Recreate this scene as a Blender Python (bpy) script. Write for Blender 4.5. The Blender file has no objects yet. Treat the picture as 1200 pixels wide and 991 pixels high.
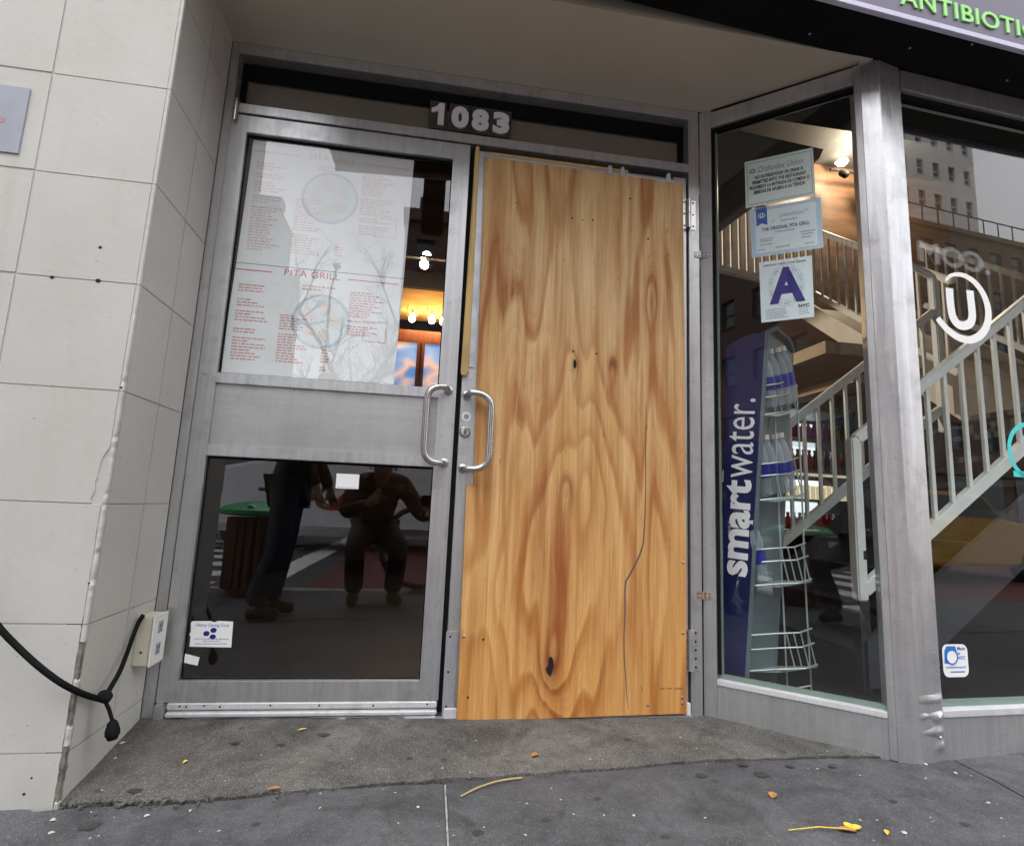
import bpy, bmesh, math, random
from mathutils import Vector, Matrix, noise
rnd = random.Random(7)
S = bpy.context.scene
COL = S.collection
R = math.radians

# ------------------------------------------------------------------ camera
CAM = Vector((0.9078, -2.0700, 0.7407)); FPX = 643.28
PITCH, YAW, ROLL = 0.1479, -0.1416, 0.0431
_f = Vector((-math.sin(YAW)*math.cos(PITCH), math.cos(YAW)*math.cos(PITCH), math.sin(PITCH)))
_r = Vector((math.cos(YAW), math.sin(YAW), 0)); _u = _r.cross(_f)
AX_R = math.cos(ROLL)*_r + math.sin(ROLL)*_u
AX_U = -math.sin(ROLL)*_r + math.cos(ROLL)*_u
AX_F = _f
cd = bpy.data.cameras.new('camera'); co = bpy.data.objects.new('camera', cd); COL.objects.link(co)
cd.sensor_width = 36; cd.lens = FPX*36/1200; cd.clip_start = 0.02; cd.clip_end = 2000
m = Matrix((AX_R, AX_U, -AX_F)).transposed().to_4x4(); m.translation = CAM
co.matrix_world = m; S.camera = co

# ------------------------------------------------------------------ world, sun, exposure
SUN_EL, SUN_AZ = R(62), R(215)          # azimuth clockwise from +Y: high overcast sun behind the camera, a little to the left
w = bpy.data.worlds.new('World'); S.world = w; w.use_nodes = True
nt = w.node_tree; bg = nt.nodes['Background']
sky = nt.nodes.new('ShaderNodeTexSky'); sky.sky_type = 'NISHITA'; sky.sun_disc = False
sky.sun_elevation = SUN_EL; sky.sun_rotation = SUN_AZ; sky.air_density = 1.0; sky.dust_density = 6.0; sky.ozone_density = 1.0
hs = nt.nodes.new('ShaderNodeHueSaturation'); hs.inputs['Saturation'].default_value = 0.16
nt.links.new(sky.outputs[0], hs.inputs['Color'])
tcw = nt.nodes.new('ShaderNodeTexCoord'); cn_ = nt.nodes.new('ShaderNodeTexNoise'); cn_.inputs['Scale'].default_value = 2.6; cn_.inputs['Detail'].default_value = 5
nt.links.new(tcw.outputs['Generated'], cn_.inputs['Vector'])
cr_ = nt.nodes.new('ShaderNodeValToRGB'); cr_.color_ramp.elements[0].position = .3; cr_.color_ramp.elements[1].position = .7
cr_.color_ramp.elements[0].color = (.80, .83, .88, 1); cr_.color_ramp.elements[1].color = (1, 1, 1, 1)
nt.links.new(cn_.outputs['Fac'], cr_.inputs[0])
cm_ = nt.nodes.new('ShaderNodeVectorMath'); cm_.operation = 'SCALE'; cm_.inputs['Scale'].default_value = 9.0; nt.links.new(cr_.outputs[0], cm_.inputs[0])
mw = nt.nodes.new('ShaderNodeMix'); mw.data_type = 'RGBA'; mw.inputs[0].default_value = .72
nt.links.new(hs.outputs[0], mw.inputs[6]); nt.links.new(cm_.outputs[0], mw.inputs[7]); nt.links.new(mw.outputs[2], bg.inputs['Color'])
bg.inputs['Strength'].default_value = 0.15
sl = bpy.data.lights.new('sun', 'SUN'); sl.energy = 0.5; sl.angle = R(40); sl.color = (1, .97, .93)
so = bpy.data.objects.new('sun', sl); COL.objects.link(so)
sdir = Vector((math.sin(SUN_AZ)*math.cos(SUN_EL), math.cos(SUN_AZ)*math.cos(SUN_EL), math.sin(SUN_EL)))
so.rotation_euler = sdir.to_track_quat('Z', 'Y').to_euler(); so.location = sdir*40
S.view_settings.view_transform = 'Standard'; S.view_settings.look = 'None'
S.view_settings.exposure = 1.28; S.view_settings.gamma = 1
S.render.engine = 'CYCLES'
cy = S.cycles; cy.use_denoising = True
cy.max_bounces = 10; cy.diffuse_bounces = 4; cy.glossy_bounces = 5; cy.transmission_bounces = 6; cy.transparent_max_bounces = 24
cy.sample_clamp_indirect = 6

# ------------------------------------------------------------------ planes of the place
class Frame:
    def __init__(s, o, d, n): s.o, s.d, s.n = Vector(o), Vector(d).normalized(), Vector(n).normalized()
    def __call__(s, a, z, d=0.0): return s.o + s.d*a + s.n*d + Vector((0, 0, z))
    def px(s, u, v, d=0.0):          # a photo pixel back onto this plane -> (along, height)
        q = AX_R*((u-600)/FPX) - AX_U*((v-495.5)/FPX) + AX_F
        t = (s.o + s.n*d - CAM).dot(s.n)/q.dot(s.n); p = CAM + q*t
        return ((p-s.o).dot(s.d), p.z)
    def pt(s, u, v, d=0.0):
        a, z = s.px(u, v, d); return s(a, z, d)
DOOR = Frame((0, 0, 0), (1, 0, 0), (0, -1, 0))
SPL = Frame((2.0326, -.0311, 0), (.399, -.3303, 0), (-.3303, -.399, 0))
RW = Frame((2.5275, -.3815, 0), (1, .0637, 0), (.0637, -1, 0))
def YP(y): return Frame((0, y, 0), (1, 0, 0), (0, -1, 0))
def XP(x): return Frame((x, 0, 0), (0, -1, 0), (1, 0, 0))

def g(x, y):                         # height of the pavement
    xc = min(max(x, -1.2), 3.1)
    a = -.004 - .006*min(max(x, 0), 3); b = -.062 + .019*xc
    if y >= -.4: return a + (b-a)*max(0, -y)/.4
    return b - .02*(-.4-y)

# ------------------------------------------------------------------ materials
MATS = {}
def newmat(name):
    m = bpy.data.materials.new(name); m.use_nodes = True; MATS[name] = m
    nt = m.node_tree; return m, nt, nt.nodes['Principled BSDF']
def N(nt, t, **k):
    n = nt.nodes.new(t)
    for a, b in k.items():
        if a.startswith('_'): setattr(n, a[1:], b)
        else:
            key = a.replace('__', ' ')
            n.inputs[key].default_value = b
    return n
def coords(nt, sc=(1, 1, 1), kind='Object'):
    tc = N(nt, 'ShaderNodeTexCoord'); mp = N(nt, 'ShaderNodeMapping'); mp.inputs['Scale'].default_value = sc
    nt.links.new(tc.outputs[kind], mp.inputs[0]); return mp.outputs[0]
def ramp(nt, src, stops):
    r = N(nt, 'ShaderNodeValToRGB'); e = r.color_ramp.elements
    while len(e) < len(stops): e.new(.5)
    for el, (p, c) in zip(e, stops): el.position = p; el.color = tuple(c) + (1,) if len(c) == 3 else c
    nt.links.new(src, r.inputs[0]); return r.outputs[0]
def mixc(nt, fac, a, b, mode='MIX'):
    n = N(nt, 'ShaderNodeMix', _data_type='RGBA', _blend_type=mode)
    for s, x in ((0, fac), (6, a), (7, b)):
        if isinstance(x, (int, float)): n.inputs[s].default_value = x
        elif isinstance(x, (tuple, list)): n.inputs[s].default_value = tuple(x) + (1,)
        else: nt.links.new(x, n.inputs[s])
    return n.outputs[2]
def mathn(nt, op, a, b=None, c=None):
    n = N(nt, 'ShaderNodeMath', _operation=op)
    for i, x in enumerate((a, b, c)):
        if x is None: continue
        if isinstance(x, (int, float)): n.inputs[i].default_value = x
        else: nt.links.new(x, n.inputs[i])
    return n.outputs[0]
def noisen(nt, vec, scale, detail=4, rough=.55, dist=0):
    n = N(nt, 'ShaderNodeTexNoise'); n.inputs['Scale'].default_value = scale; n.inputs['Detail'].default_value = detail
    n.inputs['Roughness'].default_value = rough; n.inputs['Distortion'].default_value = dist
    nt.links.new(vec, n.inputs['Vector']); return n.outputs['Fac']
def bump(nt, bs, h, strength=.3, dist=.01):
    b = N(nt, 'ShaderNodeBump'); b.inputs['Strength'].default_value = strength; b.inputs['Distance'].default_value = dist
    nt.links.new(h, b.inputs['Height']); nt.links.new(b.outputs[0], bs.inputs['Normal'])

def plain(name, col, rough=.6, metal=0, var=.12, scale=6, stretch=(1, 1, 1), bmp=0, emit=None):
    m, nt, bs = newmat(name)
    v = coords(nt, stretch); n = noisen(nt, v, scale)
    c = ramp(nt, n, [(.25, [x*(1-var) for x in col]), (.75, [min(1, x*(1+var)) for x in col])])
    nt.links.new(c, bs.inputs['Base Color'])
    bs.inputs['Roughness'].default_value = rough; bs.inputs['Metallic'].default_value = metal
    if bmp: bump(nt, bs, noisen(nt, v, scale*6), bmp, .004)
    if emit:
        bs.inputs['Emission Color'].default_value = tuple(emit[0]) + (1,); bs.inputs['Emission Strength'].default_value = emit[1]
    return m

def metal(name, col, rough, streak=.10, dirt=.35, metallic=.75, stretch=(60, 60, 1.2)):
    m, nt, bs = newmat(name)
    v = coords(nt, stretch); s = noisen(nt, v, 1.0, 5, .6)
    v2 = coords(nt); d = noisen(nt, v2, 9, 6, .65); b = noisen(nt, v2, 2.2, 3)
    c = ramp(nt, s, [(.3, [x*(1-streak) for x in col]), (.7, [min(1, x*(1+streak)) for x in col])])
    c = mixc(nt, ramp(nt, d, [(.52, (0, 0, 0)), (.75, (dirt,)*3)]), c, (.12, .11, .10))
    c = mixc(nt, ramp(nt, b, [(.35, (0, 0, 0)), (.7, (.22,)*3)]), c, (.62, .62, .66))
    spk = noisen(nt, v2, 170, 2, .5)
    c = mixc(nt, ramp(nt, spk, [(.70, (0, 0, 0)), (.76, (.7,)*3)]), c, (.06, .055, .05))
    sc1 = noisen(nt, coords(nt, (520, 520, 7)), 1, 2, .5); sc2 = noisen(nt, coords(nt, (9, 9, 420)), 1, 2, .5)
    c = mixc(nt, ramp(nt, sc1, [(.66, (0, 0, 0)), (.72, (.45,)*3)]), c, [x*.45 for x in col])
    c = mixc(nt, ramp(nt, sc2, [(.68, (0, 0, 0)), (.74, (.40,)*3)]), c, [min(1, x*1.5) for x in col])
    gr_ = noisen(nt, coords(nt, (26, 26, 3)), 1, 6, .7)
    c = mixc(nt, ramp(nt, gr_, [(.53, (0, 0, 0)), (.78, (dirt*.55,)*3)]), c, (.14, .135, .13))
    nt.links.new(c, bs.inputs['Base Color']); bs.inputs['Metallic'].default_value = metallic
    r = ramp(nt, d, [(.3, (rough*.8,)*3), (.7, (min(1, rough*1.3),)*3)]); nt.links.new(r, bs.inputs['Roughness'])
    bump(nt, bs, s, .06, .002)
    return m

metal('aluminium', (.60, .605, .615), .36, metallic=.8, dirt=.4)
metal('aluminium_brushed', (.50, .50, .495), .38, metallic=.7, stretch=(1.5, 60, 90), dirt=.25)
metal('aluminium_bright', (.86, .86, .89), .36, dirt=.35, stretch=(3, 3, 60), metallic=.45)
metal('post_metal', (.56, .56, .585), .30, dirt=.3)
metal('steel', (.56, .55, .54), .24, dirt=.15, metallic=.95)
metal('grey_metal', (.42, .44, .48), .45, metallic=.5)
metal('rusty_metal', (.42, .30, .22), .6, streak=.5, dirt=.8, metallic=.4, stretch=(40, 40, 40))

def tile_mat():
    m, nt, bs = newmat('tile_paint'); v = coords(nt)
    n = noisen(nt, v, 3.2, 5); f = noisen(nt, v, 40, 3)
    c = ramp(nt, n, [(.3, (.485, .478, .445)), (.7, (.545, .538, .510))])
    st = noisen(nt, coords(nt, (14, 14, 1.6)), 1, 5, .6)
    c = mixc(nt, ramp(nt, st, [(.56, (0, 0, 0)), (.8, (.28,)*3)]), c, (.42, .37, .32))
    sp = noisen(nt, v, 85, 2)
    c = mixc(nt, ramp(nt, sp, [(.715, (0, 0, 0)), (.74, (.75,)*3)]), c, (.13, .12, .11))
    oi = N(nt, 'ShaderNodeObjectInfo')
    c = mixc(nt, mathn(nt, 'MULTIPLY', oi.outputs['Random'], .12), c, (.52, .52, .50))
    nt.links.new(c, bs.inputs['Base Color']); bs.inputs['Roughness'].default_value = .5
    h = mathn(nt, 'ADD', mathn(nt, 'MULTIPLY', n, 1.2), mathn(nt, 'MULTIPLY', f, .25)); bump(nt, bs, h, .25, .01)
tile_mat()
plain('mortar', (.20, .185, .16), .9, var=.75, scale=40, bmp=.6)
plain('soffit_paint', (.49, .45, .37), .7, var=.06, scale=3)
plain('transom_brown', (.20, .165, .135), .6, var=.05)
plain('grey_green', (.20, .20, .175), .7, var=.05)
plain('black_paint', (.007, .007, .008), .75, var=.3)
plain('black_rubber', (.008, .008, .009), .8, var=.3, scale=30)
plain('gasket_green', (.16, .22, .19), .4)
plain('dark_void', (.01, .01, .01), .9)
plain('sign_purple', (.105, .09, .155), .4, var=.1, scale=2)
plain('lavender_trim', (.52, .50, .66), .4, var=.06)
plain('letter_green', (.33, .78, .22), .45, var=.04)
plain('letter_white', (.80, .80, .80), .5, var=.03)
plain('digit_paint', (.84, .83, .87), .5, var=.05)
plain('digit_plate', (.055, .050, .043), .5)
plain('vinyl_white', (.90, .90, .90), .45, var=.02)
plain('vinyl_teal', (.05, .62, .62), .45, var=.03)
plain('vinyl_blue', (.02, .18, .62), .45, var=.03)
plain('ink_navy', (.018, .010, .20), .6, var=.05)
plain('ink_black', (.02, .02, .022), .7)
plain('ink_red', (.62, .14, .14), .7, var=.2, scale=60)
plain('ink_grey_glare', (.66, .68, .73), .7)  # emblem ring ink, paled in the colour to imitate glare on the pane
plain('ink_red_glare', (.80, .60, .60), .7, var=.2, scale=60)  # upper menu print, the glare that washes it out is in the ink
plain('ink_rose', (.70, .34, .34), .7, var=.25, scale=60)
plain('ink_blue', (.02, .06, .40), .6)
plain('ink_grey', (.30, .36, .44), .7, var=.3, scale=80)
plain('ink_pale', (.56, .66, .73), .7, var=.15, scale=60)
plain('ink_orange_glare', (.82, .76, .72), .7, var=.1)  # emblem patches, reflection wash painted into the ink
plain('ink_blue_glare', (.77, .84, .87), .7, var=.1)  # nearly paper tone, stands in for reflections washing out the emblem
plain('paper_green', (.76, .86, .82), .6, var=.03)
plain('paper_blue', (.55, .70, .86), .6, var=.05)
plain('paper_white', (.90, .91, .92), .65, var=.03)
plain('paper_pale', (.80, .89, .92), .6, var=.03)
plain('ribbon_blue', (.025, .13, .50), .6)
plain('plaque_face', (.46, .49, .56), .35, metal=.5, var=.12, scale=9)
plain('beige_plastic', (.62, .58, .47), .45, var=.04)
plain('white_plastic', (.78, .77, .72), .4, var=.03)
plain('rail_paint', (.76, .81, .79), .42, var=.07, scale=14)
plain('rail_cream', (.82, .80, .76), .45, var=.06, scale=10)
plain('stringer_paint', (.72, .65, .56), .6, var=.1, scale=4)
plain('tread_dark', (.035, .037, .042), .6)
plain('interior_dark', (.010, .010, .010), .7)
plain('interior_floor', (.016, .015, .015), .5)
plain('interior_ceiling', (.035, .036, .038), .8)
plain('wood_wall', (.10, .055, .030), .5, var=.45, scale=1.4, stretch=(1, 1, 7))
plain('wood_gold', (.46, .27, .10), .4, var=.35, scale=2.0, stretch=(1, 1, 12))
plain('wood_red', (.16, .045, .018), .4, var=.3, scale=4, stretch=(8, 8, 1))
plain('wood_yellow', (.66, .46, .17), .55, var=.25, scale=5, stretch=(10, 10, .8))
plain('wood_tan', (.42, .30, .19), .6, var=.2, scale=5)
plain('red_panel', (.16, .035, .035), .5, var=.2)
plain('navy_cloth', (.03, .035, .14), .7)
plain('rack_navy', (.006, .008, .075), .35, var=.2, scale=3)
plain('rack_grey', (.13, .165, .185), .4, var=.12, scale=3)
plain('wire_metal', (.42, .50, .47), .4, metal=.5)
plain('label_blue', (.015, .022, .26), .4)
plain('lamp_glow', (1, .85, .6), .5, emit=((1, .72, .36), 20))
plain('spot_glow', (1, .9, .75), .5, emit=((1, .82, .55), 22))
plain('cooler_light', (.9, .95, .95), .5, emit=((.86, .96, 1), .42))
plain('price_strip', (.85, .80, .60), .5, var=.4, scale=60, emit=((1, .85, .55), .2))
for n_, c_ in dict(orange=(.75, .25, .03), yellow=(.75, .58, .06), crimson=(.40, .02, .03), pink=(.65, .06, .22), purple=(.30, .10, .50), white=(.8, .8, .8), green=(.10, .45, .12), red=(.60, .03, .04), dark=(.05, .03, .04), lime=(.45, .6, .05)).items():
    plain('juice_'+n_, c_, .3, var=.15, scale=30)
plain('leaf_yellow', (.74, .52, .05), .55, var=.2, scale=30)
plain('leaf_brown', (.36, .17, .05), .7, var=.3, scale=30)
plain('twig', (.46, .34, .14), .7)
plain('litter_white', (.46, .46, .45), .7)
plain('rubble', (.10, .09, .08), .9, var=.5, scale=60)
plain('gum', (.034, .034, .037), .75, var=.3, scale=60)
plain('screw', (.50, .50, .52), .3, metal=.9)
plain('hole', (.012, .008, .005), .9)
plain('crack_line', (.13, .10, .085), .9)
plain('tape_silver', (.62, .66, .72), .35, var=.25, scale=12, metal=.3)
for n_ in ('black_rubber', 'black_paint'): MATS[n_].node_tree.nodes['Principled BSDF'].inputs['Specular IOR Level'].default_value = .12
# street
plain('asphalt', (.05, .05, .052), .85, var=.3, scale=3, bmp=.5)
plain('joint_grey', (.26, .25, .235), .8, var=.5, scale=50)
plain('kerb_stone', (.24, .235, .23), .8, var=.2)
plain('lane_red', (.10, .022, .020), .8, var=.25, scale=2)
plain('road_white', (.62, .62, .60), .7, var=.15)
plain('far_grey', (.30, .33, .37), .8)
plain('far_cream', (.74, .70, .66), .8)
plain('far_brown', (.13, .085, .06), .8, var=.3, scale=.6)
plain('far_brick', (.10, .055, .045), .8, var=.25, scale=.8)
plain('far_glass', (.06, .08, .09), .15)
plain('van_white', (.72, .73, .75), .3)
plain('van_red', (.50, .02, .03), .35)
plain('taxi_yellow', (.50, .27, .015), .3)
plain('car_glass', (.015, .018, .02), .08)
plain('tyre', (.02, .02, .02), .8)
plain('chrome', (.6, .6, .62), .2, metal=.9)
plain('bin_green', (.03, .32, .10), .4)
plain('bin_brown', (.10, .035, .022), .6, var=.3, scale=4, stretch=(10, 10, 1))
plain('bark', (.06, .05, .042), .9)
plain('skin', (.36, .22, .16), .55)
plain('denim', (.025, .036, .065), .85, var=.35, scale=9)
plain('jacket_black', (.014, .014, .016), .8)
plain('jacket_brown', (.055, .025, .018), .8)
plain('trouser_dark', (.022, .018, .018), .85)
plain('hair_dark', (.02, .014, .01), .7)
plain('boot', (.02, .016, .014), .55)

def glass_mat(name, tint, refl, rough=0.0):
    m = bpy.data.materials.new(name); m.use_nodes = True; MATS[name] = m
    nt = m.node_tree; nt.nodes.clear(); out = N(nt, 'ShaderNodeOutputMaterial')
    tr = N(nt, 'ShaderNodeBsdfTransparent'); tr.inputs[0].default_value = tuple(tint) + (1,)
    gl = N(nt, 'ShaderNodeBsdfGlossy'); gl.inputs['Roughness'].default_value = rough; gl.inputs[0].default_value = (.95, .97, 1, 1)
    fr = N(nt, 'ShaderNodeFresnel'); fr.inputs[0].default_value = refl
    ge = N(nt, 'ShaderNodeNewGeometry'); fac = mathn(nt, 'MULTIPLY', fr.outputs[0], mathn(nt, 'SUBTRACT', 1.0, ge.outputs['Backfacing']))
    v = coords(nt); dn = noisen(nt, v, 130, 2)
    mx = N(nt, 'ShaderNodeMixShader'); nt.links.new(fac, mx.inputs[0]); nt.links.new(tr.outputs[0], mx.inputs[1]); nt.links.new(gl.outputs[0], mx.inputs[2])
    df = N(nt, 'ShaderNodeBsdfDiffuse'); df.inputs[0].default_value = (.5, .5, .5, 1)
    gm = noisen(nt, v, 3, 4)
    sp = mathn(nt, 'MULTIPLY', ramp(nt, dn, [(.73, (0, 0, 0)), (.76, (.35,)*3)]), ramp(nt, gm, [(.45, (0, 0, 0)), (.65, (1, 1, 1))]))
    m2 = N(nt, 'ShaderNodeMixShader'); nt.links.new(sp, m2.inputs[0]); nt.links.new(mx.outputs[0], m2.inputs[1]); nt.links.new(df.outputs[0], m2.inputs[2])
    nt.links.new(m2.outputs[0], out.inputs[0])
glass_mat('pane_glass', (.970, .98, .978), 1.84)
def bottle_mat():
    m, nt, bs = newmat('clear_plastic'); bs.inputs['Base Color'].default_value = (.50, .58, .64, 1)
    bs.inputs['Roughness'].default_value = .06; bs.inputs['Alpha'].default_value = .42
bottle_mat()

def plywood():
    m, nt, bs = newmat('plywood_face'); tc = N(nt, 'ShaderNodeTexCoord'); sx = N(nt, 'ShaderNodeSeparateXYZ'); nt.links.new(tc.outputs['Object'], sx.inputs[0])
    X, Z = sx.outputs[0], sx.outputs[2]
    def field(kx, kz, off, detail=2, rough=.5, dist=0):
        cb = N(nt, 'ShaderNodeCombineXYZ'); nt.links.new(mathn(nt, 'MULTIPLY', X, kx), cb.inputs[0]); nt.links.new(mathn(nt, 'MULTIPLY', Z, kz), cb.inputs[2]); cb.inputs[1].default_value = off
        return noisen(nt, cb.outputs[0], 1.0, detail, rough, dist)
    base = field(4.6, .42, 4.31, 2.0, .45, .2); wob = field(20, 2.2, 1.7, 3); drift = field(2.0, .9, 6.6, 1)
    h = mathn(nt, 'ADD', mathn(nt, 'ADD', mathn(nt, 'MULTIPLY', base, .95), mathn(nt, 'MULTIPLY', wob, .075)), mathn(nt, 'MULTIPLY', drift, .25))
    # arches and knots that the growth rings bend round  (x, z, radius x, radius z, amount)
    for kx, kz, rx, rz, am in [(.42, .62, .25, .62, .46), (.327, .17, .050, .15, .20), (.30, -.10, .10, .26, -.16), (.39, 1.30, .028, .07, .09), (.545, 1.30, .026, .08, .09), (.705, 1.60, .035, .12, .09),
                               (.37, .82, .028, .09, .08), (.09, .40, .11, .17, .16), (.24, 1.30, .045, .11, .06), (.44, .86, .05, .20, .09), (.52, .76, .03, .10, .05)]:
        dx = mathn(nt, 'MULTIPLY', mathn(nt, 'SUBTRACT', X, kx), 1/rx); dz = mathn(nt, 'MULTIPLY', mathn(nt, 'SUBTRACT', Z, kz), 1/rz)
        q = mathn(nt, 'ADD', mathn(nt, 'MULTIPLY', dx, dx), mathn(nt, 'MULTIPLY', dz, dz))
        h = mathn(nt, 'ADD', h, mathn(nt, 'MULTIPLY', mathn(nt, 'POWER', 2.718, mathn(nt, 'MULTIPLY', q, -1.0)), am))
    ph = mathn(nt, 'FRACT', mathn(nt, 'MULTIPLY', h, 7.2))
    saw = ramp(nt, ph, [(0, (0, 0, 0)), (.25, (.08,)*3), (.55, (.35,)*3), (.80, (1, 1, 1)), (.88, (.9,)*3), (1, (0, 0, 0))])
    ph2 = mathn(nt, 'FRACT', mathn(nt, 'MULTIPLY', h, 30)); fine = ramp(nt, ph2, [(0, (0, 0, 0)), (.6, (.4,)*3), (.85, (1, 1, 1)), (1, (0, 0, 0))])
    con = field(3.2, 1.1, 2.2, 3); streak = field(42, 1.1, 3.3, 4, .6); fib = field(170, 5, 0, 4, .6); blotch = field(8, 1.1, 9.3, 4, .6)
    amt = mathn(nt, 'MULTIPLY', saw, ramp(nt, con, [(.30, (.35,)*3), (.62, (1, 1, 1))]))
    amt = mathn(nt, 'ADD', mathn(nt, 'MULTIPLY', amt, 1.0), mathn(nt, 'MULTIPLY', fine, mathn(nt, 'MULTIPLY', ramp(nt, con, [(.40, (.0,)*3), (.7, (1, 1, 1))]), .30)))
    bl = ramp(nt, blotch, [(.36, (0, 0, 0)), (.66, (1, 1, 1))])
    light = mixc(nt, bl, (.79, .585, .315), (.67, .41, .160)); dark = mixc(nt, bl, (.52, .245, .065), (.33, .105, .020))
    c = mixc(nt, amt, light, dark)
    c = mixc(nt, ramp(nt, streak, [(.50, (0, 0, 0)), (.72, (.58,)*3)]), c, (.36, .14, .032))
    c = mixc(nt, ramp(nt, streak, [(.28, (.45,)*3), (.46, (0, 0, 0))]), c, (.72, .54, .31))
    # long rusty water stains down the middle
    gx = mathn(nt, 'MULTIPLY', mathn(nt, 'SUBTRACT', X, .44), 4.4); gz = mathn(nt, 'MULTIPLY', mathn(nt, 'SUBTRACT', Z, .78), 1.7)
    gm = mathn(nt, 'POWER', 2.718, mathn(nt, 'MULTIPLY', mathn(nt, 'ADD', mathn(nt, 'MULTIPLY', gx, gx), mathn(nt, 'MULTIPLY', gz, gz)), -1.0))
    sm_ = field(15, .75, 5.5, 4, .6)
    c = mixc(nt, mathn(nt, 'MULTIPLY', mathn(nt, 'ADD', mathn(nt, 'MULTIPLY', gm, .95), .12), ramp(nt, sm_, [(.47, (0, 0, 0)), (.62, (1, 1, 1))])), c, (.56, .31, .18), 'MULTIPLY')
    wet = mathn(nt, 'MULTIPLY', ramp(nt, mathn(nt, 'ADD', mathn(nt, 'MULTIPLY', Z, .42), mathn(nt, 'MULTIPLY', blotch, .36)), [(.24, (1, 1, 1)), (.86, (0, 0, 0))]), .85)
    c = mixc(nt, wet, c, (.98, .72, .40), 'MULTIPLY')
    c = mixc(nt, ramp(nt, fib, [(.46, (0, 0, 0)), (.75, (.42,)*3)]), c, (.30, .13, .035))
    c = mixc(nt, ramp(nt, fib, [(.22, (.34,)*3), (.42, (0, 0, 0))]), c, (.80, .60, .35))
    for kx, kz, rr, rz2 in ((.327, .172, .034, .060), (.390, 1.298, .016, .035), (.375, .80, .020, .05), (.705, 1.58, .012, .06), (.545, 1.31, .02, .03), (.13, 1.56, .006, .03)):
        dx = mathn(nt, 'MULTIPLY', mathn(nt, 'SUBTRACT', X, kx), 1/rr); dz = mathn(nt, 'MULTIPLY', mathn(nt, 'SUBTRACT', Z, kz), 1/rz2)
        q = mathn(nt, 'ADD', mathn(nt, 'MULTIPLY', dx, dx), mathn(nt, 'MULTIPLY', dz, dz))
        c = mixc(nt, mathn(nt, 'MULTIPLY', mathn(nt, 'POWER', 2.718, mathn(nt, 'MULTIPLY', q, -1.0)), mathn(nt, 'ADD', .35, mathn(nt, 'MULTIPLY', saw, .6))), c, (.20, .045, .010))
    pit = field(95, 16, 8.1, 2); c = mixc(nt, ramp(nt, pit, [(.715, (0, 0, 0)), (.75, (.75,)*3)]), c, (.10, .035, .010))
    nt.links.new(c, bs.inputs['Base Color']); bs.inputs['Roughness'].default_value = .62
    bump(nt, bs, mathn(nt, 'ADD', mathn(nt, 'MULTIPLY', saw, .5), fib), .22, .002)
plywood()

def concrete(name, ca, cb_, speck, scale=1.0, bs_=.5):
    m, nt, bs = newmat(name); v = coords(nt)
    n1 = noisen(nt, v, 2.2*scale, 6, .6); n2 = noisen(nt, v, 130*scale, 3, .7); n3 = noisen(nt, v, 22*scale, 5, .65)
    c = ramp(nt, n1, [(.3, ca), (.7, cb_)])
    c = mixc(nt, ramp(nt, n3, [(.42, (0, 0, 0)), (.72, (.55,)*3)]), c, [x*.45 for x in ca])
    c = mixc(nt, ramp(nt, n2, [(.60, (0, 0, 0)), (.72, (speck,)*3)]), c, (.42, .41, .39))
    c = mixc(nt, ramp(nt, n2, [(.28, (.7,)*3), (.40, (0, 0, 0))]), c, (.03, .03, .03))
    n4 = noisen(nt, v, 5.5*scale, 6, .7, .6)
    c = mixc(nt, ramp(nt, n4, [(.46, (0, 0, 0)), (.66, (.78,)*3)]), c, [x*.40 for x in ca])
    n5 = noisen(nt, v, 320*scale, 2, .6)
    c = mixc(nt, ramp(nt, n5, [(.55, (0, 0, 0)), (.68, (speck*.7,)*3)]), c, (.50, .48, .45))
    vo = N(nt, 'ShaderNodeTexVoronoi'); vo.inputs['Scale'].default_value = 6.5; nt.links.new(v, vo.inputs['Vector'])
    c = mixc(nt, ramp(nt, vo.outputs['Distance'], [(.06, (.65,)*3), (.10, (0, 0, 0))]), c, (.035, .035, .04))
    nt.links.new(c, bs.inputs['Base Color']); bs.inputs['Roughness'].default_value = .78
    bump(nt, bs, mathn(nt, 'ADD', n2, mathn(nt, 'MULTIPLY', n3, 1.5)), bs_, .006)
concrete('recess_concrete', (.062, .060, .056), (.142, .134, .123), .6, 1.0, 1.0)
concrete('pavement_concrete', (.054, .056, .064), (.098, .100, .110), .28, 1.0, .7)

def cloud_screen():
    m, nt, bs = newmat('screen_picture'); v = coords(nt, (3, 3, 4)); n = noisen(nt, v, 1, 1.5)
    tc = N(nt, 'ShaderNodeTexCoord'); sx = N(nt, 'ShaderNodeSeparateXYZ'); nt.links.new(tc.outputs['Object'], sx.inputs[0])
    f = mathn(nt, 'ADD', mathn(nt, 'MULTIPLY', n, .8), mathn(nt, 'MULTIPLY', sx.outputs[2], .3))
    c = ramp(nt, f, [(.30, (.09, .20, .42)), (.42, (.10, .24, .52)), (.52, (.75, .45, .34)), (.60, (.22, .34, .60)), (.8, (.05, .15, .42))])
    nt.links.new(c, bs.inputs['Base Color']); nt.links.new(c, bs.inputs['Emission Color']); bs.inputs['Emission Strength'].default_value = .45
    bs.inputs['Roughness'].default_value = .3
cloud_screen()

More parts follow.
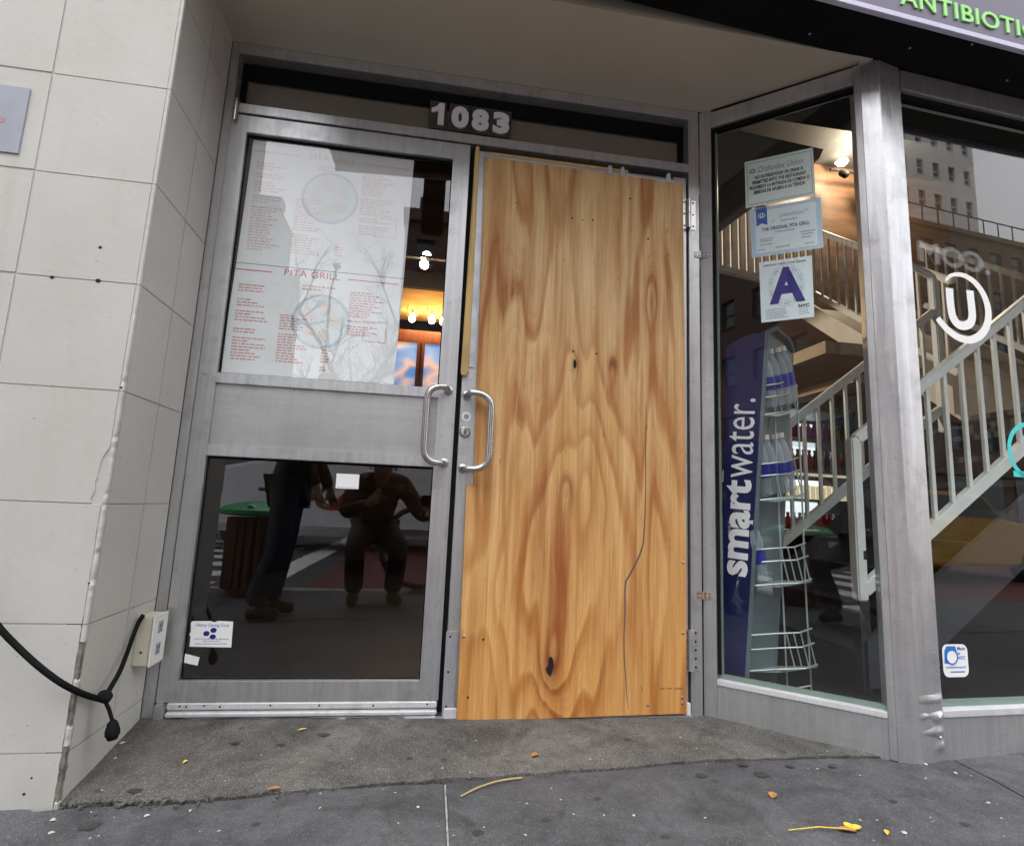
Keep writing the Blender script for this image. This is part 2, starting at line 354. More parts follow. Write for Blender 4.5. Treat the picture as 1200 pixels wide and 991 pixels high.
# ------------------------------------------------------------------ mesh helpers
class MB:
    def __init__(s): s.v, s.f = [], []
    def add(s, vs, fs):
        o = len(s.v); s.v += [Vector(p) for p in vs]; s.f += [tuple(i+o for i in f) for f in fs]; return s
    BF = [(0, 3, 2, 1), (4, 5, 6, 7), (0, 1, 5, 4), (1, 2, 6, 5), (2, 3, 7, 6), (3, 0, 4, 7)]
    def box(s, x0, x1, y0, y1, z0, z1):
        return s.add([(x0, y0, z0), (x1, y0, z0), (x1, y1, z0), (x0, y1, z0), (x0, y0, z1), (x1, y0, z1), (x1, y1, z1), (x0, y1, z1)], MB.BF)
    def fbox(s, F, a0, a1, z0, z1, d0, d1):
        return s.add([F(a0, z0, d1), F(a1, z0, d1), F(a1, z0, d0), F(a0, z0, d0), F(a0, z1, d1), F(a1, z1, d1), F(a1, z1, d0), F(a0, z1, d0)], MB.BF)
    def prism(s, F, pts, d0, d1):          # polygon of (along, height) pushed from depth d0 to d1
        n = len(pts); vs = [F(a, z, d1) for a, z in pts] + [F(a, z, d0) for a, z in pts]
        fs = [tuple(range(n)), tuple(reversed(range(n, 2*n)))] + [(i, i+n, (i+1) % n + n, (i+1) % n) for i in range(n)]
        return s.add(vs, fs)
    def vprism(s, pts, z0, z1):            # polygon of (x, y) raised from z0 to z1
        n = len(pts); vs = [(x, y, z0) for x, y in pts] + [(x, y, z1) for x, y in pts]
        return s.add(vs, [tuple(reversed(range(n))), tuple(range(n, 2*n))] + [(i, (i+1) % n, (i+1) % n + n, i+n) for i in range(n)])
    def tube(s, pts, r, n=8, caps=True):
        pts = [Vector(p) for p in pts]; rs = r if isinstance(r, (list, tuple)) else [r]*len(pts); o = len(s.v)
        t0 = (pts[1]-pts[0]).normalized(); up = Vector((0, 0, 1)) if abs(t0.z) < .9 else Vector((1, 0, 0))
        a = t0.cross(up).normalized()
        for i, p in enumerate(pts):
            t = (pts[min(i+1, len(pts)-1)]-pts[max(i-1, 0)]).normalized(); a = (a - t*a.dot(t)).normalized(); b = t.cross(a)
            for k in range(n):
                th = 2*math.pi*k/n; s.v.append(p + (a*math.cos(th)+b*math.sin(th))*rs[i])
        for i in range(len(pts)-1):
            for k in range(n): s.f.append((o+i*n+k, o+i*n+(k+1) % n, o+(i+1)*n+(k+1) % n, o+(i+1)*n+k))
        if caps: s.f.append(tuple(o+k for k in reversed(range(n)))); s.f.append(tuple(o+(len(pts)-1)*n+k for k in range(n)))
        return s
    def bar(s, p, q, w, h):                # rectangular bar between two points, w across (horizontal), h vertical-ish
        p, q = Vector(p), Vector(q); t = (q-p).normalized(); a = t.cross(Vector((0, 0, 1)))
        a = a.normalized() if a.length > .01 else Vector((1, 0, 0)); b = a.cross(t).normalized()
        vs = [c + a*sx*w/2 + b*sz*h/2 for c in (p, q) for sx, sz in ((-1, -1), (1, -1), (1, 1), (-1, 1))]
        return s.add(vs, [(0, 3, 2, 1), (4, 5, 6, 7), (0, 1, 5, 4), (1, 2, 6, 5), (2, 3, 7, 6), (3, 0, 4, 7)][:6])
    def lathe(s, c, prof, n=16, axis=None):
        c = Vector(c); ax = Vector(axis or (0, 0, 1)).normalized(); a = ax.orthogonal().normalized(); b = ax.cross(a); o = len(s.v)
        for h, r in prof:
            for k in range(n):
                th = 2*math.pi*k/n; s.v.append(c + ax*h + (a*math.cos(th)+b*math.sin(th))*max(r, 1e-5))
        for i in range(len(prof)-1):
            for k in range(n): s.f.append((o+i*n+k, o+i*n+(k+1) % n, o+(i+1)*n+(k+1) % n, o+(i+1)*n+k))
        s.f.append(tuple(o+k for k in reversed(range(n)))); s.f.append(tuple(o+(len(prof)-1)*n+k for k in range(n)))
        return s
    def ring(s, F, ca, cz, r0, r1, d0, d1, n=28, t0=0, t1=2*math.pi, sx=1):
        full = abs(t1-t0) > 6.28; k = n if full else n+1; P = []
        for i in range(k):
            th = t0+(t1-t0)*i/n; P.append((math.cos(th)*sx, math.sin(th)))
        vs = [F(ca+c*r, cz+q*r, d) for (c, q) in P for r, d in ((r0, d1), (r1, d1), (r1, d0), (r0, d0))]
        fs = []
        for i in range(n):
            a, b = 4*i, 4*((i+1) % k)
            for j in range(4): fs.append((a+j, a+(j+1) % 4, b+(j+1) % 4, b+j))
        if not full: fs += [(0, 1, 2, 3), (4*n+3, 4*n+2, 4*n+1, 4*n)]
        return s.add(vs, fs)
    def disc(s, F, ca, cz, r, d0, d1, n=16, sx=1):
        return s.prism(F, [(ca+r*sx*math.cos(2*math.pi*i/n), cz+r*math.sin(2*math.pi*i/n)) for i in range(n)], d0, d1)
    def stroke(s, F, pts, ws, d0, d1):     # ribbon of varying width along points in the plane
        n = len(pts); L, Rr = [], []
        for i in range(n):
            p, q = Vector(pts[max(i-1, 0)]), Vector(pts[min(i+1, n-1)]); t = (q-p).normalized(); nn = Vector((-t.y, t.x)); c = Vector(pts[i]); w_ = ws[i] if isinstance(ws, (list, tuple)) else ws
            L.append(c+nn*w_/2); Rr.append(c-nn*w_/2)
        vs = [F(p.x, p.y, d1) for p in L] + [F(p.x, p.y, d1) for p in Rr] + [F(p.x, p.y, d0) for p in L] + [F(p.x, p.y, d0) for p in Rr]
        fs = []
        for i in range(n-1):
            fs += [(i, i+n, i+1+n, i+1), (i+2*n, i+1+2*n, i+1+3*n, i+3*n), (i, i+1, i+1+2*n, i+2*n), (i+n, i+3*n, i+1+3*n, i+1+n)]
        fs += [(0, 2*n, 3*n, n), (n-1, 2*n-1, 4*n-1, 3*n-1)]
        return s.add(vs, fs)
    def build(s, name, mat, parent=None, bevel=0, smooth=False, seg=2, xf=None, merge=False):
        me = bpy.data.meshes.new(name); vs = [xf(p) for p in s.v] if xf else s.v
        off = root_loc(parent)
        me.from_pydata([tuple(p-off) for p in vs], [], s.f)
        bm = bmesh.new(); bm.from_mesh(me)
        if merge: bmesh.ops.remove_doubles(bm, verts=bm.verts, dist=1e-5)
        bmesh.ops.recalc_face_normals(bm, faces=bm.faces)
        if bevel: bmesh.ops.bevel(bm, geom=[e for e in bm.edges if len(e.link_faces) == 2 and e.calc_face_angle(0) > .6], offset=bevel, segments=seg, affect='EDGES', clamp_overlap=True)
        if smooth:
            for f in bm.faces: f.smooth = True
        bm.to_mesh(me); bm.free()
        if smooth and hasattr(me, 'set_sharp_from_angle'): me.set_sharp_from_angle(angle=R(40))
        return link(name, me, mat, parent)
def root_loc(p):
    o = Vector((0, 0, 0))
    while p is not None: o = o + p.location; p = p.parent
    return o
def link(name, me, mat, parent=None):
    if mat: me.materials.append(MATS[mat] if isinstance(mat, str) else mat)
    o = bpy.data.objects.new(name, me); COL.objects.link(o)
    if parent: o.parent = parent
    return o
def tag(o, label=None, cat=None, group=None, kind=None):
    if label: o['label'] = label
    if cat: o['category'] = cat
    if group: o['group'] = group
    if kind: o['kind'] = kind
    return o
def thing(name, loc, label, cat, group=None):
    o = bpy.data.objects.new(name, None); COL.objects.link(o); o.location = loc; o.empty_display_size = .1
    return tag(o, label, cat, group)
def copy_tree(o, parent=None):
    c = o.copy(); COL.objects.link(c)
    if parent: c.parent = parent
    for ch in list(o.children): copy_tree(ch, c)
    return c
def text_geo(body, F, a, z, width, height, d0, d1, bold=0.0, shear=0.0, rot=0.0, space=1.0, fitw=True):
    cu = bpy.data.curves.new('txt', 'FONT'); cu.body = body; cu.size = 1; cu.resolution_u = 3; cu.offset = bold; cu.shear = shear; cu.space_character = space
    ob = bpy.data.objects.new('txt', cu); COL.objects.link(ob)
    dg = bpy.context.evaluated_depsgraph_get(); me = bpy.data.meshes.new_from_object(ob.evaluated_get(dg))
    bpy.data.objects.remove(ob); bpy.data.curves.remove(cu)
    vs = [v.co for v in me.vertices]
    x0, x1 = min(v.x for v in vs), max(v.x for v in vs); y0, y1 = min(v.y for v in vs), max(v.y for v in vs)
    sy = height/(y1-y0); sx = width/(x1-x0) if fitw else sy
    c, s_ = math.cos(rot), math.sin(rot); mb = MB(); n = len(vs)
    P = [((v.x-x0)*sx, (v.y-y0)*sy) for v in vs]; P = [(a + p*c - q*s_, z + p*s_ + q*c) for p, q in P]
    mb.v = [F(p, q, d1) for p, q in P]; mb.f = [tuple(pl.vertices) for pl in me.polygons]
    if d0 is not None:
        from collections import Counter
        ed = Counter()
        for f in mb.f:
            for i in range(len(f)): ed[(f[i], f[(i+1) % len(f)])] += 1
        mb.v += [F(p, q, d0) for p, q in P]
        mb.f += [(b, a_, a_+n, b+n) for (a_, b) in list(ed) if (b, a_) not in ed]
    bpy.data.meshes.remove(me)
    return mb
def text(name, body, F, a, z, width, height, d0, d1, mat, parent, **k):
    return text_geo(body, F, a, z, width, height, d0, d1, **k).build(name, mat, parent)

#==STRUCTURE==
# ------------------------------------------------------------------ pavement, road
def yfront(x):                       # front edge of the recess slab
    P = [(.0, -.394), (.09, -.394), (.373, -.402), (.717, -.377), (1.327, -.352), (1.83, -.322), (2.2, -.326), (2.56, -.352)]
    for (a, b), (c, d) in zip(P, P[1:]):
        if a <= x <= c: return b + (d-b)*(x-a)/(c-a)
    return P[0][1] if x < 0 else P[-1][1]
def jit(x, s, amp): return amp*noise.noise(Vector((x*s, 3.1, 7.7)))
gr = MB().box(-300, 300, -300, 300, -1.2, -.30).build('ground', 'asphalt'); tag(gr, kind='structure')
mb = MB(); nx, ny = 96, 14
for i in range(nx+1):
    x = .0 + 2.55*i/nx; yf = yfront(x) + jit(x, 14, .008) + jit(x, 60, .004)
    for j in range(ny+1):
        y = .06 + (yf-.06)*j/ny
        z = g(x, y) + .004 + .0035*noise.noise(Vector((x*7, y*7, 0))) + .002*noise.noise(Vector((x*30, y*30, 5)))
        if j == ny: z -= .004
        mb.v.append(Vector((x, y, z)))
    mb.v.append(Vector((x, yf-.002, g(x, yf)-.08)))
st = ny+2
for i in range(nx):
    for j in range(ny+1): mb.f.append((i*st+j, i*st+j+1, (i+1)*st+j+1, (i+1)*st+j))
tag(mb.build('recess_floor', 'recess_concrete', smooth=True), kind='structure')
pv = thing('pavement', (0, -1.5, -.1), None, None); tag(pv, kind='structure')
xs = [-4.0, -2.3, -.64, 1.002, 2.655, 4.31, 6.0, 7.7]; ys = [None, -1.95, -3.42]
for a, b in zip(xs, xs[1:]):
    for r_ in range(2):
        mb = MB(); nx, ny = 40, 12; gp = .004
        for i in range(nx+1):
            for j in range(ny+1):
                s_ = i/nx
                t = j/ny
                def edge(k, x):
                    if k == 0: return (yfront(x) - .004 - max(0, .012-.02*x) + jit(x+9, 12, .006) if -.03 < x < 2.56 else (-.36 if x >= 2.56 else -.385))
                    return ys[k]
                x = a+gp + (b-a-2*gp)*s_ - (.10*(0-t) if False else 0)
                y0_, y1_ = edge(r_, x), edge(r_+1, x)
                y = y0_ + (y1_-y0_)*t + (gp if j == ny else 0)
                xx = x + (.06*(y+.35) if abs(b-2.655) < .01 and i == nx else 0) + (.06*(y+.35) if abs(a-2.655) < .01 and i == 0 else 0)
                z = g(xx, y) - .002 + .002*noise.noise(Vector((xx*5, y*5, 2))) - (.003 if i in (0, nx) or j == ny else 0)
                if r_ == 0 and j == 0: z -= .004
                mb.v.append(Vector((xx, y, z)))
        for i in range(nx):
            for j in range(ny):
                q = i*(ny+1)+j; mb.f.append((q, q+1, q+ny+2, q+ny+1))
        # skirts
        o = len(mb.v); rim = [i*(ny+1) for i in range(nx+1)] + [nx*(ny+1)+j for j in range(1, ny+1)] + [i*(ny+1)+ny for i in range(nx-1, -1, -1)] + [j for j in range(ny-1, 0, -1)]
        for q in rim: mb.v.append(mb.v[q] + Vector((0, 0, -.07)))
        for k in range(len(rim)): mb.f.append((rim[k], o+k, o+(k+1) % len(rim), rim[(k+1) % len(rim)]))
        mb.build('paving_slab', 'pavement_concrete', pv, smooth=True)
MB().box(-60, 60, -3.42, 2, -.29, -.17).build('pavement_bed', 'mortar', pv)
jf = MB()
for k in range(40):
    ya_, yb_ = -.385-.04*k, -.385-.04*(k+1)
    jf.add([(.9995, ya_, g(1, ya_)-.03), (1.0045, ya_, g(1, ya_)-.03), (1.0045, yb_, g(1, yb_)-.03), (.9995, yb_, g(1, yb_)-.03), (.9995, ya_, g(1, ya_)-.0035), (1.0045, ya_, g(1, ya_)-.0035), (1.0045, yb_, g(1, yb_)-.0035), (.9995, yb_, g(1, yb_)-.0035)], MB.BF)
jf.build('joint_filler', 'joint_grey', pv, merge=True)
for a in range(-12, 14):
    MB().box(a*1.5+.003, a*1.5+1.497, -3.60, -3.42, -.29, -.135).build('kerb_stone', 'kerb_stone', pv, bevel=.01)
rd = MB().box(-80, 80, -13, -3.6, -.31, -.255).build('road', 'asphalt'); tag(rd, kind='structure')
for k in range(7):
    y = -4.2 - k*.95
    MB().box(-4.2, -1.4, y-.45, y, -.254, -.250).build('crosswalk_stripe', 'road_white', rd)
MB().box(-.4, 60, -10.5, -4.25, -.254, -.2505).build('bus_lane', 'lane_red', rd)
MB().box(-.4, 60, -10.72, -10.56, -.254, -.250).build('lane_line', 'road_white', rd)
MB().box(-1.1, -.75, -12.8, -3.8, -.254, -.250).build('stop_line', 'road_white', rd)
op = MB().box(-80, 80, -17, -13, -.31, -.12).build('far_pavement', 'kerb_stone'); tag(op, kind='structure')

# ------------------------------------------------------------------ tiled wall on the left
def XC(z): return .0268 + .0066*z      # corner line leans a hair
T0, TH = 1.9605, .3163
pw = thing('tiled_wall', (-.6, -.2, -.1), 'cream painted wall of large square tiles with a chipped corner', 'wall')
MB().add([(-2.2, -.3984, -.2), (XC(-.2)-.0042, -.3984, -.2), (.0158, .0, -.2), (-2.2, .0, -.2), (-2.2, -.3984, 3.4), (XC(3.4)-.0042, -.3984, 3.4), (.0280, .0, 3.4), (-2.2, .0, 3.4)], MB.BF).build('wall_core', 'tile_paint', pw)
MB().add([(XC(-.2)-.05, -.3990, -.2), (XC(-.2)-.0036, -.3990, -.2), (XC(-.2)-.0036, -.36, -.2), (XC(-.2)-.05, -.36, -.2), (XC(.45)-.05, -.3990, .45), (XC(.45)-.0036, -.3990, .45), (XC(.45)-.0036, -.36, .45), (XC(.45)-.05, -.36, .45)], MB.BF).build('exposed_mortar', 'mortar', pw)
rows = [T0+TH*2-.3163+.3163*k for k in range(3, -9, -1)]
rows = [T0 + TH*k for k in range(4, -8, -1)]       # joint heights from the top down
GAP = .0017
xj = [None, -.2884, -.605, -.922, -1.238, -1.555, -1.87, -2.19]
for zt, zb in zip(rows, rows[1:]):
    low = zb < -.15
    zb2 = max(zb, -.14)
    if zt < -.13: continue
    for k in range(len(xj)-1):
        xl = xj[k+1]+GAP
        zg = zb2+GAP
        if k == 0:
            chip = abs(zb-(T0-4*TH)) < .01; low2 = zt < .5; mid = abs(zb-(T0-3*TH)) < .01
            n = 26; pts = [(xl, zg)]; right = []
            for i in range(n+1):
                z = zg + (zt-GAP-zg)*i/n; x = XC(z) - .0115
                jz = abs(noise.noise(Vector((z*38, 1.7, 3.3))))*.0025
                if chip and z < zb+.155: x -= .034*max(0, min(1, (zb+.165-z)/.06))*(.55+.5*abs(noise.noise(Vector((z*26, 0, 9))))) ; jz *= 2
                if low2: jz *= 2.6
                right.append((x-jz, z))
            pts = [(xl, zt-GAP), (xl, zg)] + right
            MB().prism(YP(-.391), pts, -.004, .0100).build('tile', 'tile_paint', pw)
        else:
            xr = xj[k]-GAP
            MB().prism(YP(-.391), [(xl, zg), (xr, zg), (xr, zt-GAP), (xl, zt-GAP)], -.004, .0100).build('tile', 'tile_paint', pw, bevel=.0025)
    # corner bead, one length per course, nicked and split
    n = 22; mbd = MB(); pts = []
    zlo, zhi = zb2+.001, zt-.001
    ver = []
    for i in range(n+1):
        z = zlo+(zhi-zlo)*i/n; nk = abs(noise.noise(Vector((z*31, 8.2, 1.1))))
        d_ = .004*nk**2 if z > 1.1 else .011*nk**1.5
        miss = z < .38 and noise.noise(Vector((z*16, 2.2, 5))) > -.12
        if miss: d_ = .018
        x = XC(z)
        ver.append([(x-.0105, -.4012+d_*.25, z), (x-.001-d_*.8, -.4016+d_*.9, z), (x+.0012-d_*.9, -.397+d_*.9, z), (x-.0002-d_*.5, -.388, z), (x-.012, -.388, z)])
    for q in ver: mbd.v += [Vector(p) for p in q]
    for i in range(n):
        for k in range(5): mbd.f.append((i*5+k, i*5+(k+1) % 5, (i+1)*5+(k+1) % 5, (i+1)*5+k))
    mbd.f += [(4, 3, 2, 1, 0), tuple(n*5+k for k in range(5))]
    mbd.build('corner_bead', 'tile_paint', pw)
    # return face
    def RX(y, z): t = -y/.39; return (.0195 + .0035*z)*(1-t) + (XC(z)-.0005)*t
    for ya, yb in ((-.3865, -.1845), (-.1805, -.006)):
        n = 14; L = []
        F_ = XP(0)
        for i in range(n+1):
            z = zg + (zt-GAP-zg)*i/n
            y = ya
            if ya < -.3 and z < .2: y = ya + .012*abs(noise.noise(Vector((z*30, 4, 4))))
            L.append((y, z))
        vs = []
        for (y, z) in L: vs += [Vector((RX(y, z), y, z)), Vector((RX(yb, z), yb, z)), Vector((RX(yb, z)-.012, yb, z)), Vector((RX(y, z)-.012, y, z))]
        mm = MB(); mm.v = vs
        for i in range(n):
            for k in range(4): mm.f.append((4*i+k, 4*i+(k+1) % 4, 4*i+4+(k+1) % 4, 4*i+4+k))
        mm.f += [(3, 2, 1, 0), (4*n, 4*n+1, 4*n+2, 4*n+3)]
        mm.build('tile', 'tile_paint', pw)

FH = YP(-.4012)
mb = MB()
for u, v, r_ in ((117.5, 290, .0042), (61, 325, .005), (115, 329, .0062), (142, 454, .003), (37, 911, .0022), (28, 930, .0032), (104, 683, .0022)):
    a_, z = FH.px(u, v); mb.disc(FH, a_, z, r_, -.003, .0006, 10, 1.15)
mb.build('hole', 'hole', pw)

# metal plaque on the tiles
pq = thing('wall_plaque', (-.45, -.405, 1.79), 'silver metal plaque with red lettering, fixed to the cream tiled wall at the left edge', 'sign')
FT = YP(-.4012)
mb = MB(); mb.prism(FT, [(-.70, 1.688), (-.383, 1.688), (-.338, 1.688), (-.338, 1.899), (-.70, 1.899)], .0006, .0046); mb.build('plate', 'plaque_face', pq, bevel=.001)
text('lettering', 'PROHIBITED', FT, -.592, 1.777, .205, .016, None, .0052, 'ink_red', pq, bold=.012)
text('lettering', 'VIOLATORS', FT, -.548, 1.747, .150, .014, None, .0052, 'ink_red', pq, bold=.012)
text('lettering', 'NO', FT, -.50, 1.838, .085, .026, None, .0052, 'ink_red', pq, bold=.03)

# ------------------------------------------------------------------ soffit, fascia, sign box, upper wall
sf = MB(); sf.vprism([(.012, .0), (2.0, .0), (2.49, -.395), (2.49, -.399), (.0, -.420)], 2.497, 2.56)
so_ = sf.build('soffit', 'soffit_paint'); tag(so_, 'beige painted soffit over the recessed entrance', 'ceiling')
up = MB().box(-3, 9, -.34, .05, 2.565, 7.5); up.box(6.83, 9, -.30, -.05, -.2, 2.565)
tag(up.build('upper_wall', 'far_cream'), 'plain masonry wall above and beyond the shopfront', 'wall')
sg = thing('sign_box', (3, -.45, 2.49), 'dark purple shop sign box with pale green lettering over the right window', 'sign')
b = MB(); b.fbox(RW, -2.25, 4.6, 2.4985, 3.3, .002, .196); b.build('box', 'black_paint', sg, bevel=.003)
MB().fbox(RW, -2.25, 4.6, 2.476, 2.499, .186, .204).build('trim', 'lavender_trim', sg, bevel=.002)
MB().fbox(RW, -2.25, 4.6, 2.4995, 3.25, .1965, .201).build('face', 'sign_purple', sg)
text('lettering', 'ANTIBIOTICS', RW, -.112, 2.531, .665, .068, .2012, .206, 'letter_green', sg, bold=.012, space=1.08)
mb = MB()
for a_, d_ in ((-.35, .05), (.05, .09), (.25, .16), (.55, .06), (-.9, .06)): mb.lathe(RW(a_, 2.4985, d_), [(-.003, .001), (-.002, .004), (.001, .004)], 8)
mb.build('screw', 'screw', sg)

# ------------------------------------------------------------------ shopfront frame
fr = thing('shopfront_frame', (1.3, 0, 0), 'worn grey aluminium shopfront frame round the doors and the two windows', 'door frame')
BV = .0018
def frm(name, F, a0, a1, z0, z1, d0, d1, mat='aluminium', bevel=BV): return MB().fbox(F, a0, a1, z0, z1, d0, d1).build(name, mat, fr, bevel=bevel)
MB().add([DOOR(.018, -.03, -.0005), DOOR(.0545, -.03, -.0005), DOOR(.0545, -.03, -.11), DOOR(.018, -.03, -.11), DOOR(.0285, 2.4505, 0), DOOR(.0575, 2.4505, 0), DOOR(.0575, 2.4505, -.11), DOOR(.0285, 2.4505, -.11)], MB.BF).build('jamb', 'aluminium', fr, bevel=BV)
frm('head_rail', DOOR, .029, 1.975, 2.451, 2.4965, -.11, .001)
frm('transom_bar', DOOR, .0578, 1.9294, 2.199, 2.238, -.11, .0005)
frm('jamb', DOOR, 1.930, 1.9765, -.03, 2.4505, -.11, 0)
frm('threshold', DOOR, .056, 1.9295, -.05, -.006, -.12, .012, 'grey_metal')
MB().fbox(DOOR, .058, 1.929, 2.379, 2.450, -.062, -.05).build('transom_shade_stop', 'black_paint', fr)  # black face stands in for shade in the recess under the head
MB().fbox(DOOR, .058, .08, 2.239, 2.378, -.062, -.05).build('transom_shade_stop', 'black_paint', fr)
MB().fbox(DOOR, 1.905, 1.929, 2.239, 2.378, -.062, -.05).build('transom_shade_stop', 'black_paint', fr)
MB().fbox(DOOR, .08, 1.905, 2.2385, 2.379, -.060, -.054).build('transom_pane', 'pane_glass', fr)
MB().fbox(DOOR, .08, 1.905, 2.239, 2.3785, -.075, -.068).build('transom_backing', 'transom_brown', fr)
# splayed side
frm('stile', SPL, -.062, -.0135, -.03, 2.497, -.07, 0)
frm('stile', SPL, .5185, .541, -.02, 2.484, -.07, .002)
frm('top_rail', SPL, -.0130, .518, 2.411, 2.484, -.07, -.001)
frm('bottom_rail', SPL, -.0130, .518, -.05, .1035, -.07, -.001)
frm('sill', SPL, -.0128, .5178, .1042, .1235, -.06, .0035, 'aluminium_bright')
MB().fbox(SPL, -.013, .518, .124, .139, -.040, -.022).build('gasket', 'gasket_green', fr)
MB().fbox(SPL, -.0131, -.001, .14, 2.41, -.040, -.012).build('gasket', 'black_rubber', fr)
MB().fbox(SPL, -.001, .006, .14, 2.395, -.040, -.024).build('gasket', 'gasket_green', fr)
MB().fbox(SPL, -.001, .518, 2.396, 2.4105, -.040, -.015).build('gasket', 'black_rubber', fr)
MB().fbox(SPL, .006, .5182, .139, 2.396, -.035, -.029).build('window_pane', 'pane_glass', fr)
# right window; unseen length past the mullion added to let daylight onto the stairs
frm('top_rail', RW, .105, 4.30, 2.412, 2.4965, -.08, -.001)
frm('bottom_rail', RW, .0935, 4.30, -.06, .1095, -.08, -.001)
frm('sill', RW, .0945, 4.30, .1102, .133, -.07, .0035, 'aluminium_bright')
frm('stile', RW, 1.68, 1.73, .1525, 2.3915, -.034, -.002); frm('stile', RW, 4.25, 4.32, .1335, 2.4115, -.08, -.002)
MB().fbox(RW, .10, 4.25, .1335, .152, -.045, -.028).build('gasket', 'gasket_green', fr)
MB().fbox(RW, .094, 4.25, 2.392, 2.4115, -.045, -.02).build('gasket', 'black_rubber', fr)
MB().fbox(RW, .094, 4.25, .152, 2.392, -.042, -.036).build('window_pane', 'pane_glass', fr)
# sheet metal corner post, folded, dented at the foot
A_, B_, C_ = SPL(.5415, 0, .003), Vector((2.5125, -.3985, 0)), RW(.092, 0, .003)
B2 = Vector((2.5095, -.3965, 0))
def post_face(p, q, seedx, dents, name, nx=18, nz=130):
    mb = MB(); t = (q-p); nn = Vector((t.y, -t.x, 0)).normalized()
    for i in range(nx+1):
        for j in range(nz+1):
            s_ = i/nx; z = -.03 + 2.527*j/nz; c = p + t*s_; dd = .0008*noise.noise(Vector((s_*2+seedx, z*2.2, 0)))
            for ds, dz, rs, rz, am in dents:
                dd += am*math.exp(-((s_-ds)/rs)**2-((z-dz)/rz)**2)
            edge = min(s_, 1-s_)
            dd *= min(1, edge*8+.15) if z > .25 else min(1, edge*14+.35)
            mb.v.append(Vector((c.x, c.y, z)) + nn*dd)
    for i in range(nx):
        for j in range(nz):
            k = i*(nz+1)+j; mb.f.append((k, k+nz+1, k+nz+2, k+1))
    return mb.build(name, 'post_metal', fr, smooth=True)
post_face(A_, B2, 0, [(.5, .10, .5, .10, -.002), (.8, .32, .4, .2, -.0012)], 'corner_post')
post_face(B_, C_, 4, [(.60, .170, .55, .010, .008), (.40, .143, .55, .011, -.009), (.75, .116, .28, .014, .009), (.30, .096, .24, .016, -.010), (.62, .072, .40, .012, .009), (.30, .044, .35, .014, -.008), (.80, .030, .22, .014, .008), (.20, .118, .16, .020, .006), (.60, .20, .30, .02, -.0025), (.70, .31, .25, .03, .0018), (.5, .47, .35, .012, -.0016), (.4, .62, .4, .05, .0012)], 'corner_post', 22, 260)
MB().vprism([(A_.x, A_.y), (B2.x, B2.y), (B_.x, B_.y), (C_.x, C_.y), (C_.x-.01, C_.y+.07), (A_.x+.02, A_.y+.08)], -.03, 2.49).build('post_core', 'aluminium', fr)
MB().lathe(RW(.071, .052, .004), [(-.001, .007), (.004, .006), (.007, .002)], 12, axis=RW.n).build('bolt', 'screw', fr)

#==DOORS==
# ------------------------------------------------------------------ left glass door
gd = thing('glass_door', (.52, 0, 0), 'closed glass door in a scuffed aluminium frame with menus in its upper pane, left leaf', 'door')
def dp(name, a0, a1, z0, z1, d0, d1, mat='aluminium', bevel=BV, par=gd): return MB().fbox(DOOR, a0, a1, z0, z1, d0, d1).build(name, mat, par, bevel=bevel)
dp('stile', .0575, .1185, .047, 2.191, -.045, -.002)
dp('stile', .9145, .9825, .047, 2.191, -.045, -.002)
dp('top_rail', .1187, .9143, 2.121, 2.191, -.045, -.0025)
dp('middle_rail', .1187, .9143, 1.131, 1.169, -.045, -.0025)
dp('middle_rail', .1187, .9143, .868, .909, -.045, -.0025)
dp('push_panel', .1187, .9143, .9095, 1.1305, -.040, -.016, 'aluminium_brushed', 0)
dp('bottom_rail', .1187, .9143, .047, .1145, -.045, -.0025)
mb = MB()
for z0, z1, d in ((.0235, .0465, .004), (.0030, .0190, .013), (-.0175, -.0015, .007)):
    mb.prism(DOOR, [(.0935, z0), (.979, z0), (.979, z1), (.0935, z1)], -.04, d-.003)
kick = mb.build('kick_strip', 'aluminium_bright', gd, bevel=.004)
mb = MB()
for a_ in (.135, .155, .21, .26, .42, .58, .76, .945): mb.lathe(DOOR(a_, .034 + .006*rnd.random(), .001), [(0, .0035), (.0012, .0025)], 8, axis=(0, -1, 0))
mb.build('rivet', 'hole', gd)
MB().fbox(DOOR, .119, .914, 1.1695, 2.1205, -.030, -.024).build('upper_pane', 'pane_glass', gd)
MB().fbox(DOOR, .119, .914, .115, .8675, -.030, -.024).build('lower_pane', 'pane_glass', gd)
for z0, z1 in ((1.1695, 2.1205), (.115, .8675)):
    mb = MB()
    mb.fbox(DOOR, .1186, .1225, z0, z1, -.040, -.021).fbox(DOOR, .9105, .9144, z0, z1, -.040, -.021)
    mb.fbox(DOOR, .1226, .9104, z1-.008, z1, -.040, -.021).fbox(DOOR, .1226, .9104, z0, z0+.003, -.040, -.021)
    mb.build('glazing_bead', 'black_rubber', gd)
mb = MB().fbox(DOOR, .0500, .0700, -.02, 2.19, -.075, -.046); mb.build('gap_light_block', 'dark_void', fr)  # added dark backing, keeps lit interior from showing through the door gaps
MB().fbox(DOOR, 1.900, 1.9296, -.02, 2.19, -.075, -.046).build('gap_light_block', 'dark_void', fr)
MB().fbox(DOOR, .970, 1.010, -.02, 2.19, -.075, -.046).build('meeting_light_block', 'dark_void', gd)  # added in the same way behind the gap between the leaves
MB().fbox(DOOR, .0580, 1.929, 2.150, 2.1985, -.105, -.08).build('gap_light_block', 'dark_void', fr)
